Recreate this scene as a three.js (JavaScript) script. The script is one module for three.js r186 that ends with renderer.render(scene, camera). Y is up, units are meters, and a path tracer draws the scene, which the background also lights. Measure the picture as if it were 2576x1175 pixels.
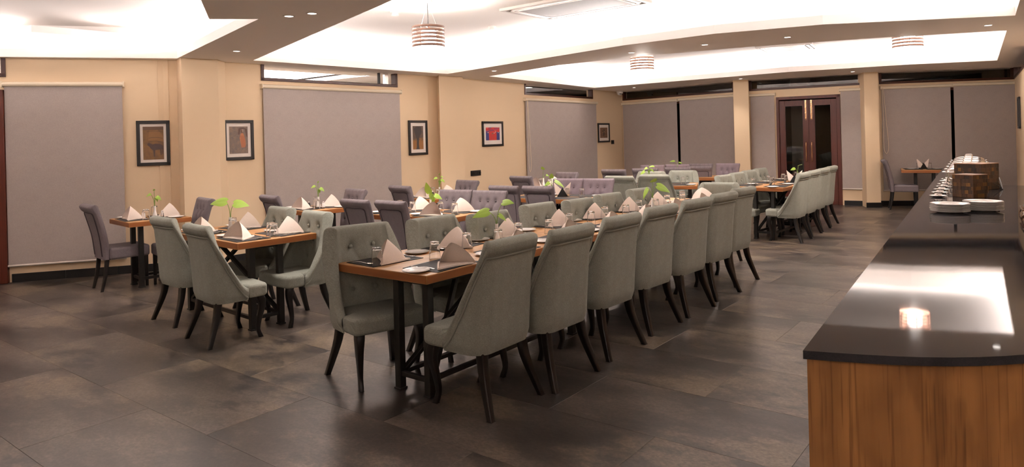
import * as THREE from 'three';
import { mergeGeometries } from 'three/addons/utils/BufferGeometryUtils.js';
import { RoundedBoxGeometry } from 'three/addons/geometries/RoundedBoxGeometry.js';
import { RectAreaLightUniformsLib } from 'three/addons/lights/RectAreaLightUniformsLib.js';

// ---------- camera, background, exposure ----------
// Plan coordinates: X to the right, D = distance away from the camera (world z = -D), metres. Eye height 1.58.
const scene = new THREE.Scene();
scene.background = new THREE.Color(0x000000);                // night outside
const renderer = new THREE.WebGLRenderer({ antialias: true });
renderer.toneMapping = THREE.LinearToneMapping;
renderer.toneMappingExposure = 1.62;
renderer.shadowMap.enabled = true;
RectAreaLightUniformsLib.init();
const FULL_H = 1660, FOCAL = 1750;                            // lens shifted down: horizon above the middle
const camera = new THREE.PerspectiveCamera(2 * Math.atan(FULL_H / 2 / FOCAL) * 180 / Math.PI, 2576 / 1175, 0.05, 80);
camera.setViewOffset(2576, FULL_H, 0, 485, 2576, 1175);
camera.position.set(0, 1.58, 0);
camera.rotation.z = -0.026;                                    // slight roll of the hand-held photo

const COVE_I = 108, PENDANT_I = 8, SPOT_I = 3.5;            // light levels
const COVE_COLOR = new THREE.Color(1.0, 0.925, 0.905), LAMP_COLOR = new THREE.Color(1.0, 0.91, 0.84);

// plan corners of the room
const PLAN = { A0: [-7.4, 7.85], A1: [-4.42, 8.85], A2: [-3.85, 9.2], A3: [-1.0, 12.6], A4: [2.9, 18.2], B1: [5.1, 15.4], B2: [7.15, 14.1], B3: [9.85, 13.6], R1: [6.85, 9.1], R2: [5.3, 3.5], R3: [5.3, -3.6], F1: [-8.4, -3.6], F2: [-8.4, 7.5] };
const SOFFIT = 2.68, UPPER = 3.1;
const COFFERS = [
  [[-6.9, 7.88], [-4.19, 8.756], [-2.21, 6.14], [-2.62, 6.08], [-2.34, 5.3], [-2.5, 4.6], [-6.6, 2.6]],
  [[-3.385, 9.17], [-1.07, 11.8], [0.05, 10.36], [1.4, 8.62], [2.3, 7.8], [3.3, 7.32], [5.13, 7.05], [3.0, 3.9], [0.15, 3.87]],
  [[-3.6, 1.3], [4.5, 1.3], [4.5, -3.0], [-3.6, -3.0]],
  [[-0.385, 12.46], [1.95, 16.23], [3.6, 14.75], [5.28, 13.2], [7.04, 12.3], [8.36, 11.94], [5.84, 8.17], [4.49, 8.55], [3.19, 9.06], [1.83, 9.89], [0.72, 10.85]],
];
const COUNTER = { o: [0.878, 2.141], d: [0.555, 0.832], n: [0.832, -0.555] };

// ---------- random and noise ----------
let seed = 20240611;
const rnd = () => { seed |= 0; seed = seed + 0x6D2B79F5 | 0; let t = Math.imul(seed ^ seed >>> 15, 1 | seed); t = t + Math.imul(t ^ t >>> 7, 61 | t) ^ t; return ((t ^ t >>> 14) >>> 0) / 4294967296; };
const rr = (a, b) => a + (b - a) * rnd();
const hash = (x, y, s) => { let h = Math.imul(x, 374761393) + Math.imul(y, 668265263) + Math.imul(s, 2246822519) | 0; h = Math.imul(h ^ h >>> 13, 1274126177); return ((h ^ h >>> 16) >>> 0) / 4294967296; };
function vnoise(x, y, px, py, s) {
  const xi = Math.floor(x), yi = Math.floor(y), fx = x - xi, fy = y - yi, u = fx * fx * (3 - 2 * fx), v = fy * fy * (3 - 2 * fy);
  const m = (a, p) => ((a % p) + p) % p;
  const a = hash(m(xi, px), m(yi, py), s), b = hash(m(xi + 1, px), m(yi, py), s), c = hash(m(xi, px), m(yi + 1, py), s), d = hash(m(xi + 1, px), m(yi + 1, py), s);
  return a + (b - a) * u + (c - a) * v + (a - b - c + d) * u * v;
}
function fbm(u, v, px, py, oct, s, gain = 0.5) { let t = 0, a = 0.5, n = 0; for (let i = 0; i < oct; i++) { t += a * vnoise(u * px, v * py, px, py, s + i); n += a; a *= gain; px *= 2; py *= 2; } return t / n; }
function dataTex(w, h, fn, srgb = true) {
  const d = new Uint8Array(w * h * 4);
  for (let y = 0; y < h; y++) for (let x = 0; x < w; x++) { const c = fn(x / w, y / h), o = (y * w + x) * 4; for (let k = 0; k < 3; k++) d[o + k] = Math.max(0, Math.min(255, c[k])); d[o + 3] = 255; }
  const t = new THREE.DataTexture(d, w, h, THREE.RGBAFormat);
  t.wrapS = t.wrapT = THREE.RepeatWrapping; t.magFilter = THREE.LinearFilter; t.minFilter = THREE.LinearMipmapLinearFilter; t.generateMipmaps = true;
  if (srgb) t.colorSpace = THREE.SRGBColorSpace;
  t.needsUpdate = true; return t;
}
const sstep = (a, b, x) => { const t = Math.max(0, Math.min(1, (x - a) / (b - a))); return t * t * (3 - 2 * t); };
const mix3 = (a, b, t) => [a[0] + (b[0] - a[0]) * t, a[1] + (b[1] - a[1]) * t, a[2] + (b[2] - a[2]) * t];
const tile = (t, x, y = x) => { const c = t.clone(); c.repeat.set(x, y); c.needsUpdate = true; return c; };

// ---------- textures ----------
const floorTex = dataTex(1536, 1536, (u, v) => {
  const big = fbm(u, v, 3, 4, 8, 11, 0.62), streak = fbm(u, v, 3, 11, 7, 31, 0.62), fine = fbm(u, v, 170, 220, 3, 51, 0.7), dust = fbm(u, v, 5, 7, 8, 71, 0.68), dark = fbm(u, v, 4, 8, 8, 91, 0.66);
  let c = mix3([54, 48, 44], [122, 110, 99], sstep(0.28, 0.72, 0.55 * big + 0.45 * streak));
  c = mix3(c, [30, 27, 30], 0.75 * sstep(0.5, 0.68, dark));
  c = mix3(c, [158, 140, 114], 0.55 * sstep(0.47, 0.68, dust));
  const f = 1 + (fine - 0.5) * 0.55; return [c[0] * f, c[1] * f, c[2] * f];
});
const weave = (base, amp, s) => dataTex(512, 512, (u, v) => {
  const a = Math.sin(u * Math.PI * 2 * 60), b = Math.sin(v * Math.PI * 2 * 60), n = fbm(u, v, 40, 160, 2, s) - 0.5, m = fbm(u, v, 160, 40, 2, s + 9) - 0.5, big = fbm(u, v, 3, 3, 3, s + 20) - 0.5;
  const f = 1 + amp * (0.10 * a * b + 0.75 * n + 0.75 * m + 0.2 * big); return [base[0] * f, base[1] * f, base[2] * f];
});
const weaveBump = dataTex(256, 256, (u, v) => { const a = Math.sin(u * Math.PI * 60) * Math.sin(v * Math.PI * 60), n = fbm(u, v, 60, 60, 2, 7); const c = 128 + 60 * a + 100 * (n - 0.5); return [c, c, c]; }, false);
const woodTex = dataTex(512, 1024, (u, v) => {   // grain along v
  const warp = fbm(u, v, 3, 3, 4, 201) * 0.6 + fbm(u, v, 10, 2, 3, 205) * 0.18, ring = Math.sin((u * 7 + warp * 5) * Math.PI * 2) * 0.5 + 0.5, fib = fbm(u, v, 180, 4, 3, 211), fib2 = fbm(u, v, 48, 2, 3, 221), bands = fbm(u, v, 9, 1, 3, 231);
  let c = mix3([128, 88, 52], [190, 140, 86], 0.25 * ring + 0.4 * bands + 0.35 * fib2);
  c = mix3(c, [100, 65, 36], 0.5 * sstep(0.55, 0.8, fib) + 0.3 * sstep(0.6, 0.75, fbm(u, v, 14, 3, 4, 241)));
  return c;
});
const tableTex = dataTex(256, 1024, (u, v) => {
  const fib = fbm(u, v, 90, 3, 3, 301), bands = fbm(u, v, 7, 1, 4, 311), ring = Math.sin((u * 6 + fbm(u, v, 2, 2, 4, 321) * 3) * 6.283) * 0.5 + 0.5;
  return mix3([150, 104, 62], [202, 154, 100], 0.3 * ring + 0.4 * bands + 0.3 * (1 - fib));
});
const graniteTex = dataTex(512, 512, (u, v) => { const n = fbm(u, v, 128, 128, 2, 401), b = fbm(u, v, 8, 8, 4, 411), k = 44 + 14 * b + 10 * (n - 0.5); return [k, k * 0.97, k * 1.03]; });
const matTex = dataTex(128, 128, (u, v) => { const a = Math.floor(u * 32), b = Math.floor(v * 32), k = (a + b) % 2 ? 62 : 34; return [k, k * 0.92, k * 0.92]; });
const plaster = dataTex(256, 256, (u, v) => { const k = 128 + 90 * (fbm(u, v, 40, 40, 3, 501) - 0.5); return [k, k, k]; }, false);
const blockTex = dataTex(256, 256, (u, v) => { const fib = fbm(u, v, 60, 3, 3, 601), b = fbm(u, v, 5, 2, 3, 611); return mix3([104, 92, 76], [236, 214, 178], 0.55 * fib + 0.45 * b); });

// ---------- materials ----------
const std = (o) => new THREE.MeshStandardMaterial(o);
const phys = (o) => new THREE.MeshPhysicalMaterial(o);
const lin = (hex) => new THREE.Color(hex);
const M = {
  wall: std({ color: lin('#e6cba9'), roughness: 0.85, bumpMap: plaster, bumpScale: 0.0006 }),
  ceiling: std({ color: lin('#eee7e2'), roughness: 0.9 }),
  soffit: std({ color: lin('#f6efea'), roughness: 0.7 }),
  tileA: phys({ map: floorTex, color: lin('#e6e4e6'), roughness: 0.29, ior: 1.62 }),
  tileB: phys({ map: floorTex, color: lin('#dcdadb'), roughness: 0.32, ior: 1.62 }),
  grout: std({ color: lin('#4a433d'), roughness: 0.9 }),
  skirting: std({ map: graniteTex, color: lin('#8f8f8f'), roughness: 0.35 }),
  blind: std({ map: tile(weave([172, 160, 154], 0.10, 701), 3), roughness: 0.95, bumpMap: tile(weaveBump, 3), bumpScale: 0.0003 }),
  cream: std({ color: lin('#e6d6bd'), roughness: 0.5 }),
  rail: std({ color: lin('#cfc4ba'), roughness: 0.35, metalness: 0.3 }),
  darkwood: std({ map: tile(woodTex, 1.2, 0.8), color: lin('#6e4234'), roughness: 0.38 }),
  doorwood: std({ map: tile(woodTex, 1.6, 0.8), color: lin('#8c4b38'), roughness: 0.45 }),
  brass: std({ color: lin('#cfa07a'), metalness: 1, roughness: 0.22 }),
  steel: std({ color: lin('#d6d0cc'), metalness: 1, roughness: 0.18 }),
  cutlery: std({ color: lin('#e2dcd8'), metalness: 1, roughness: 0.14 }),
  pane: phys({ color: 0xffffff, transmission: 1, thickness: 0, roughness: 0.02, ior: 1.5 }),
  glass: phys({ color: 0xffffff, transmission: 1, thickness: 0.01, roughness: 0.0, ior: 1.5 }),
  greenFab: std({ map: tile(weave([140, 141, 131], 0.32, 801), 6), roughness: 0.92, bumpMap: tile(weaveBump, 8), bumpScale: 0.0005 }),
  greenPipe: std({ color: lin('#8f9086'), roughness: 0.9 }),
  purpleFab: std({ map: tile(weave([116, 106, 109], 0.24, 811), 6), roughness: 0.92, bumpMap: tile(weaveBump, 8), bumpScale: 0.0005 }),
  mauveFab: std({ map: tile(weave([138, 124, 132], 0.24, 821), 6), roughness: 0.92, bumpMap: tile(weaveBump, 8), bumpScale: 0.0005 }),
  purplePipe: std({ color: lin('#433a40'), roughness: 0.9 }),
  leg: std({ color: lin('#0e0908'), roughness: 0.36 }),
  blackMetal: std({ color: lin('#16130f'), roughness: 0.42 }),
  tableTop: std({ map: tableTex, roughness: 0.5 }),
  tableEdge: std({ map: tableTex, color: lin('#cfa884'), roughness: 0.45 }),
  counterWood: std({ map: woodTex, color: lin('#f4ead8'), roughness: 0.4 }),
  granite: phys({ map: tile(graniteTex, 2), roughness: 0.035, specularIntensity: 0.48 }),
  placemat: std({ map: tile(matTex, 3, 3), roughness: 0.8, bumpMap: tile(matTex, 3, 3), bumpScale: 0.0008 }),
  napkin: std({ map: tile(weave([243, 226, 214], 0.08, 831), 6), roughness: 0.95, bumpMap: tile(weaveBump, 10), bumpScale: 0.0002 }),
  china: phys({ color: lin('#f1ebe6'), roughness: 0.18, clearcoat: 0.6, clearcoatRoughness: 0.08 }),
  leaf: phys({ color: lin('#a3c64c'), roughness: 0.5, transmission: 0.25, thickness: 0 }),
  stem: std({ color: lin('#7d9a45'), roughness: 0.6 }),
  black: std({ color: lin('#151312'), roughness: 0.5 }),
  frameBlack: std({ color: lin('#1d1815'), roughness: 0.4 }),
  mount: std({ color: lin('#eadfd6'), roughness: 0.9 }),
  copper: std({ color: lin('#7d5f52'), metalness: 0.35, roughness: 0.45 }),
  lampGlow: std({ color: lin('#fff4ea'), emissive: LAMP_COLOR, emissiveIntensity: 9, roughness: 0.6 }),
  coveGlow: std({ color: lin('#fff4ea'), emissive: COVE_COLOR, emissiveIntensity: 4, roughness: 0.6 }),
  spotGlow: std({ color: lin('#fff4ea'), emissive: LAMP_COLOR, emissiveIntensity: 6, roughness: 0.6 }),
  whitePlastic: std({ color: lin('#e9e2dc'), roughness: 0.4 }),
  acPanel: std({ color: lin('#b9aea6'), roughness: 0.5 }),
  greyPlastic: std({ color: lin('#5d5049'), roughness: 0.5 }),
  terrace: std({ color: lin('#7c746c'), roughness: 0.9 }),
};
const blockMats = ['#5a3c1c', '#6e4c26', '#4a3216', '#96702f', '#553818', '#684822', '#3e2912'].map((h) => std({ map: blockTex, color: lin(h).multiplyScalar(1.25), roughness: 0.6 }));

// ---------- builders ----------
const V = (x, d, y = 0) => new THREE.Vector3(x, y, -d);
const used = {};
function numbered(name) { const n = used[name] = (used[name] ?? -1) + 1; return n ? `${name}_${String(n).padStart(3, '0')}` : name; }
const shade = (o) => { o.traverse((m) => { if (m.isMesh) { m.castShadow = m.receiveShadow = true; } }); return o; };
function tag(o, label, category, group) { o.userData.label = label; o.userData.category = category; if (group) o.userData.group = group; return o; }
function thing(name, label, category, group) { const g = new THREE.Group(); g.name = numbered(name); scene.add(g); return tag(g, label, category, group); }
function part(parent, name, geo, mat) { const m = new THREE.Mesh(geo, mat); m.name = name; m.castShadow = m.receiveShadow = true; parent.add(m); return m; }
function single(name, geo, mat, label, category, group) { const m = new THREE.Mesh(geo, mat); m.name = numbered(name); m.castShadow = m.receiveShadow = true; scene.add(m); return tag(m, label, category, group); }
function structure(name, geo, mat) { const m = geo ? new THREE.Mesh(geo, mat) : new THREE.Group(); m.name = numbered(name); m.castShadow = m.receiveShadow = true; m.userData.kind = 'structure'; scene.add(m); return m; }
function place(o, x, d, y = 0, fx = 0, fd = -1) { o.position.set(x, y, -d); o.rotation.set(0, Math.atan2(fx, -fd), 0); return o; }   // (fx, fd): the plan direction that its front looks in
function copyOf(src, label, group) { const c = src.clone(); c.name = numbered(src.userData.base); c.userData = { label, category: src.userData.category }; if (group) c.userData.group = group; scene.add(c); return c; }
const merge = (list) => mergeGeometries(list.map((g) => { let h = g.index ? g.toNonIndexed() : g; for (const k of Object.keys(h.attributes)) if (!['position', 'normal', 'uv'].includes(k)) h.deleteAttribute(k); return h; }));
function box(w, h, d, x = 0, y = 0, z = 0, r = 0) { const g = r ? new RoundedBoxGeometry(w, h, d, 2, r) : new THREE.BoxGeometry(w, h, d); g.translate(x, y, z); return g; }
function metricBox(w, h, d, x, y, z) {           // uv in metres
  const g = new THREE.BoxGeometry(w, h, d), uv = g.attributes.uv, p = g.attributes.position, n = g.attributes.normal;
  for (let i = 0; i < uv.count; i++) { const nx = Math.abs(n.getX(i)), ny = Math.abs(n.getY(i)); uv.setXY(i, nx > 0.5 ? p.getZ(i) : p.getX(i), ny > 0.5 ? p.getZ(i) : p.getY(i)); }
  g.translate(x, y, z); return g;
}
function prism(pts, y0, y1, holes = []) {        // plan polygon (X, D) extruded upwards; uv in metres
  const sh = pts.map((p) => new THREE.Vector2(p[0], p[1])), hs = holes.map((h) => h.map((p) => new THREE.Vector2(p[0], p[1])));
  if (THREE.ShapeUtils.isClockWise(sh)) sh.reverse();
  hs.forEach((h) => { if (!THREE.ShapeUtils.isClockWise(h)) h.reverse(); });
  const all = [...sh, ...hs.flat()], pos = [], uv = [];
  const put = (a, b, c) => { for (const q of [a, b, c]) { pos.push(q[0], q[1], -q[2]); uv.push(q[3], q[4]); } };
  for (const [a, b, c] of THREE.ShapeUtils.triangulateShape(sh, hs)) {
    const t = (i, y) => [all[i].x, y, all[i].y, all[i].x, all[i].y];
    put(t(a, y1), t(b, y1), t(c, y1)); put(t(a, y0), t(c, y0), t(b, y0));
  }
  for (const ring of [sh, ...hs]) {
    let s = 0;
    for (let i = 0; i < ring.length; i++) {
      const a = ring[i], b = ring[(i + 1) % ring.length], L = a.distanceTo(b), q = (p, y, u) => [p.x, y, p.y, u, y];
      put(q(a, y0, s), q(b, y0, s + L), q(b, y1, s + L)); put(q(a, y0, s), q(b, y1, s + L), q(a, y1, s)); s += L;
    }
  }
  const g = new THREE.BufferGeometry();
  g.setAttribute('position', new THREE.Float32BufferAttribute(pos, 3)); g.setAttribute('uv', new THREE.Float32BufferAttribute(uv, 2));
  g.computeVertexNormals(); return g;
}
function offsetPoly(pts, d) {                     // grows a plan polygon by d
  const n = pts.length; let area = 0;
  for (let i = 0; i < n; i++) { const a = pts[i], b = pts[(i + 1) % n]; area += a[0] * b[1] - b[0] * a[1]; }
  const s = area > 0 ? 1 : -1;
  return pts.map((p, i) => {
    const a = pts[(i + n - 1) % n], b = pts[(i + 1) % n], u = [p[0] - a[0], p[1] - a[1]], v = [b[0] - p[0], b[1] - p[1]], lu = Math.hypot(...u), lv = Math.hypot(...v);
    const n1 = [u[1] / lu * s, -u[0] / lu * s], n2 = [v[1] / lv * s, -v[0] / lv * s], k = 1 + n1[0] * n2[0] + n1[1] * n2[1];
    return [p[0] + d * (n1[0] + n2[0]) / k, p[1] + d * (n1[1] + n2[1]) / k];
  });
}
function grid(nu, nv, fn, closedU = false, uvScale = [1, 1]) {   // smooth surface over a (u, v) grid
  const pos = [], uv = [], idx = [], W = nu + 1;
  for (let j = 0; j <= nv; j++) for (let i = 0; i <= nu; i++) { const p = fn(i / nu, j / nv); pos.push(p[0], p[1], p[2]); uv.push(p[3] ?? i / nu * uvScale[0], p[4] ?? j / nv * uvScale[1]); }
  for (let j = 0; j < nv; j++) for (let i = 0; i < nu; i++) { const a = j * W + i, b = a + 1, c = a + W, d = c + 1; idx.push(a, b, d, a, d, c); }
  const g = new THREE.BufferGeometry();
  g.setAttribute('position', new THREE.Float32BufferAttribute(pos, 3)); g.setAttribute('uv', new THREE.Float32BufferAttribute(uv, 2)); g.setIndex(idx); g.computeVertexNormals();
  if (closedU) { const n = g.attributes.normal, v = new THREE.Vector3(), w = new THREE.Vector3(); for (let j = 0; j <= nv; j++) { const a = j * W, b = a + nu; v.fromBufferAttribute(n, a); w.fromBufferAttribute(n, b); v.add(w).normalize(); n.setXYZ(a, v.x, v.y, v.z); n.setXYZ(b, v.x, v.y, v.z); } }
  return g;
}
function tube(points, r, seg = 24, rad = 8, closed = false) { return new THREE.TubeGeometry(new THREE.CatmullRomCurve3(points.map((p) => new THREE.Vector3(...p)), closed), seg, r, rad, closed); }
function bar(a, b, w, d = w) {                      // straight square bar between two points
  const A = new THREE.Vector3(...a), B = new THREE.Vector3(...b), L = A.distanceTo(B), g = new RoundedBoxGeometry(w, L, d, 1, Math.min(w, d) * 0.12);
  const dir = B.clone().sub(A).normalize(), q = new THREE.Quaternion().setFromUnitVectors(new THREE.Vector3(0, 1, 0), dir);
  g.applyQuaternion(q); g.translate((A.x + B.x) / 2, (A.y + B.y) / 2, (A.z + B.z) / 2); return g;
}
function sweptLeg(stations, k = 3) {                  // stations [x, y, z, half width, half depth], a rounded square section swept through them
  const cx = new THREE.CatmullRomCurve3(stations.map((s) => new THREE.Vector3(s[0], s[1], s[2]))), n = stations.length - 1;
  const at = (t, c) => { const f = Math.min(t * n, n - 1e-6), i = Math.floor(f); return stations[i][c] + (stations[i + 1][c] - stations[i][c]) * (f - i); };
  const side = grid(16, n * k, (u, v) => { const p = cx.getPoint(v), a = u * Math.PI * 2, c = Math.cos(a), s = Math.sin(a), f = (q) => Math.sign(q) * Math.pow(Math.abs(q), 0.45); return [p.x - f(c) * at(v, 3), p.y, p.z + f(s) * at(v, 4)]; }, true);
  const e = stations[n], cap = box(e[3] * 2, 0.002, e[4] * 2, e[0], e[1] + 0.001, e[2]);
  return merge([side, cap]);
}
function loftPolygon(shape, depth, bevel, seg = 2) { const g = new THREE.ExtrudeGeometry(shape, { depth, bevelEnabled: bevel > 0, bevelThickness: bevel, bevelSize: bevel, bevelOffset: -bevel, bevelSegments: seg, curveSegments: 10 }); return g; }
const lathe = (pts, seg = 32) => new THREE.LatheGeometry(pts.map((p) => new THREE.Vector2(...p)), seg);

// ---------- floor ----------
const ROWD = [0.612, 0.791], ROWC = [0.791, -0.612];     // along the table rows / across them
const roomPoly = ['A0', 'A1', 'A2', 'A3', 'A4', 'B1', 'B2', 'B3', 'R1', 'R2', 'R3', 'F1', 'F2'].map((k) => PLAN[k]);
const inside = (x, d, P = roomPoly) => { let c = false; for (let i = 0, j = P.length - 1; i < P.length; j = i++) { const a = P[i], b = P[j]; if ((a[1] > d) !== (b[1] > d) && x < (b[0] - a[0]) * (d - a[1]) / (b[1] - a[1]) + a[0]) c = !c; } return c; };
{
  const slab = structure('floor', prism(offsetPoly(roomPoly, 0.35), -0.22, -0.0022), M.grout);
  const TW = 1.34, TD = 0.67, J = 0.0016, variants = [], rest = [];
  for (let k = 0; k < 10; k++) {
    const g = new RoundedBoxGeometry(TW - J, 0.012, TD - J, 1, 0.0012), uv = g.attributes.uv, p = g.attributes.position, ox = rnd(), oy = rnd(), s = rnd() < 0.5 ? 1 : -1;
    for (let i = 0; i < uv.count; i++) uv.setXY(i, ox + s * p.getX(i) / 2.68, oy + s * p.getZ(i) / 2.68);
    g.translate(0, -0.006, 0); variants.push(g);
  }
  const turn = Math.atan2(ROWC[0], -(-ROWC[1])) ;            // local x runs across the rows
  const rotY = Math.atan2(-(-ROWC[1]), ROWC[0]);
  for (let i = -30; i < 30; i++) for (let j = -10; j < 36; j++) {
    const a = (i + (j % 2 ? 0.5 : 0)) * TW + 0.35, b = j * TD + 0.28, x = ROWC[0] * a + ROWD[0] * b, d = ROWC[1] * a + ROWD[1] * b;
    const near = [[0, 0], [0.6, 0.3], [-0.6, 0.3], [0.6, -0.3], [-0.6, -0.3]].some(([p, q]) => inside(x + ROWC[0] * p + ROWD[0] * q, d + ROWC[1] * p + ROWD[1] * q));
    if (!near) continue;
    const g = variants[Math.floor(rnd() * 10)], seen = d > 2.2 && Math.abs(x) < d * 0.80 + 0.9;
    if (seen) { const m = part(slab, 'tile', g, rnd() < 0.5 ? M.tileA : M.tileB); m.position.set(x, 0, -d); m.rotation.y = rotY; m.name = numbered('tile'); }
    else { const h = g.clone(); h.rotateY(rotY); h.translate(x, 0, -d); rest.push(h); }
  }
  const m = part(slab, 'tile_paving', merge(rest), M.tileA); m.userData.kind = 'stuff';
}

// ---------- ceiling with lit coffers ----------
{
  const outer = offsetPoly(roomPoly, 0.3);
  const upper = structure('ceiling', prism(outer, UPPER, UPPER + 0.12), M.ceiling);
  part(upper, 'soffit', prism(outer, SOFFIT, SOFFIT + 0.1, COFFERS), M.soffit);
  part(upper, 'coffer_wall', prism(outer, SOFFIT + 0.1, UPPER, COFFERS.map((c) => offsetPoly(c, 0.26))), M.ceiling);
  for (const c of COFFERS) {
    const strip = offsetPoly(c, 0.13), n = c.length;
    let cx = 0, cd = 0; c.forEach((p) => { cx += p[0] / n; cd += p[1] / n; });
    for (let i = 0; i < n; i++) {
      const a = strip[i], b = strip[(i + 1) % n], L = Math.hypot(b[0] - a[0], b[1] - a[1]) - 0.1;
      if (L < 0.35) continue;
      const mx = (a[0] + b[0]) / 2, md = (a[1] + b[1]) / 2, ang = Math.atan2(b[1] - a[1], b[0] - a[0]);
      const s = part(upper, 'light_strip', box(L, 0.01, 0.025, 0, 0, 0), M.coveGlow); s.position.set(mx, SOFFIT + 0.106, -md); s.rotation.y = ang;
      const l = new THREE.RectAreaLight(COVE_COLOR, COVE_I, L, 0.03);
      l.position.set(mx, SOFFIT + 0.114, -md);
      l.lookAt(mx + 0.0, SOFFIT + 1.2, -md - 1e-4);
      l.rotation.set(0, 0, 0); l.rotateY(ang);
      const side = inside(mx - Math.sin(ang) * 0.3, md + Math.cos(ang) * 0.3, c) ? 1 : -1;    // which side of the strip the coffer lies on
      l.rotateX(Math.PI / 2 - side * 0.8);                 // tilted across the coffer
      l.name = 'cove_light'; scene.add(l);
    }
  }
}

// ---------- walls ----------
const seg = (p, q) => { const a = PLAN[p], b = PLAN[q], dx = b[0] - a[0], dd = b[1] - a[1], L = Math.hypot(dx, dd); return { a, L, ux: dx / L, ud: dd / L, at(t, off = 0) { return [a[0] + this.ux * t + this.ud * off, a[1] + this.ud * t - this.ux * off]; } }; };
// on(): sets o into a wall's frame, local x along the wall, local z into the room
function on(o, s, t = 0, y = 0, off = 0) { const [x, d] = s.at(t, off); o.position.set(x, y, -d); o.rotation.y = Math.atan2(s.ud, s.ux); return o; }
function wallPieces(L, openings, e0 = 0.0, e1 = 0.0) {    // boxes of a wall with [t0, t1, y0, y1] openings, 0.16 thick behind z = 0
  const H = SOFFIT + 0.02, list = [], ts = [...new Set([-e0, L + e1, ...openings.flatMap((o) => [o[0], o[1]])])].sort((a, b) => a - b);
  for (let i = 0; i + 1 < ts.length; i++) {
    const a = ts[i], b = ts[i + 1], m = (a + b) / 2, cuts = openings.filter((o) => o[0] < m && o[1] > m).sort((p, q) => p[2] - q[2]); let y = 0;
    for (const o of [...cuts, [0, 0, H, H]]) { if (o[2] > y + 1e-4) list.push(metricBox(b - a, o[2] - y, 0.16, m, (y + o[2]) / 2, -0.08)); y = o[3]; }
  }
  return merge(list);
}
function baked(g, s) { const o = on(new THREE.Object3D(), s); o.updateMatrix(); return g.clone().applyMatrix4(o.matrix); }
const S = { L1: seg('A0', 'A1'), L1b: seg('A1', 'A2'), L2: seg('A2', 'A3'), L3: seg('A3', 'A4'), B1: seg('A4', 'B1'), B2: seg('B1', 'B2'), B3: seg('B2', 'B3'), R1: seg('B3', 'R1'), R2: seg('R1', 'R2'), R3: seg('R2', 'R3'), F: seg('R3', 'F1'), F2: seg('F1', 'F2'), F3: seg('F2', 'A0') };
const TR = [2.455, SOFFIT + 0.02];                           // height range of the transom lights
const openings = {
  L1: [[0.35, 1.45, ...TR], [0.55, 1.36, 0, 2.24]], L2: [[0.60, 3.06, ...TR]], L3: [[2.24, 5.21, ...TR]],
  B1: [[0.03, 3.38, ...TR], [1.55, 2.15, 0.34, 2.34]], B2: [[0.16, 2.46, ...TR], [0.73, 1.99, 0, 2.29]], B3: [[0.29, 2.76, ...TR], [1.3, 1.95, 0.34, 2.34]], R1: [[0.1, 4.6, ...TR]],
};
structure('wall_left', merge(['L1', 'L1b', 'L2', 'L3'].map((k) => baked(wallPieces(S[k].L, openings[k] ?? [], 0.06, 0.06), S[k]))), M.wall);
structure('wall_back', merge(['B1', 'B2', 'B3'].map((k) => baked(wallPieces(S[k].L, openings[k], 0.06, 0.06), S[k]))), M.wall);
structure('wall_right', merge(['R1', 'R2', 'R3'].map((k) => baked(wallPieces(S[k].L, openings[k] ?? [], 0.06, 0.06), S[k]))), M.wall);
structure('wall_front', merge(['F', 'F2', 'F3'].map((k) => baked(wallPieces(S[k].L, [], 0.06, 0.06), S[k]))), M.wall);
// pillars
const pillar = (pts) => structure('pillar', prism(pts, 0, SOFFIT + 0.01), M.wall);
pillar([[-4.30, 8.96], [-4.115, 8.70], [-3.775, 8.985], [-3.80, 9.30]]);
pillar([[-1.30, 12.28], [-1.235, 11.98], [-0.855, 12.50], [-0.90, 12.80]]);
pillar([[4.80, 15.02], [5.115, 14.98], [5.26, 15.36], [5.0, 15.60]]);
pillar([[6.995, 13.78], [7.25, 13.73], [7.33, 14.1], [7.1, 14.2]]);
pillar([[9.84, 13.5], [9.50, 12.95], [9.75, 12.8], [10.1, 13.4]]);
// dark stone skirting, one piece of stone after another
function skirting(name, list) {
  const g = structure(name);
  for (const [s, t0, t1] of list) { const n = Math.max(1, Math.round((t1 - t0) / 0.66)), w = (t1 - t0) / n; for (let i = 0; i < n; i++) { const m = part(g, 'skirting_tile', metricBox(w - 0.003, 0.1, 0.014, 0, 0.05, 0.007), M.skirting); on(m, s, t0 + (i + 0.5) * w); } }
  return g;
}
skirting('baseboard_left', [[S.L1, 1.46, 3.14], [S.L2, 0.1, 4.2], [S.L3, 0.2, 6.8]]);
skirting('baseboard_back', [[S.B1, 0.05, 3.3], [S.B2, 0.1, 0.7], [S.B2, 2.02, 2.4], [S.B3, 0.22, 2.6]]);
{ const g = structure('trim'); for (const [x0, d0, x1, d1] of [[-4.115, 8.70, -3.775, 8.985], [-1.235, 11.98, -0.855, 12.50], [4.80, 15.02, 5.115, 14.98], [6.995, 13.78, 7.25, 13.73]]) { const L = Math.hypot(x1 - x0, d1 - d0), m = part(g, 'skirting_tile', metricBox(L + 0.02, 0.1, 0.014, 0, 0.05, 0), M.skirting); m.position.set((x0 + x1) / 2, 0, -(d0 + d1) / 2); m.rotation.y = Math.atan2(d1 - d0, x1 - x0); } }

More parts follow.
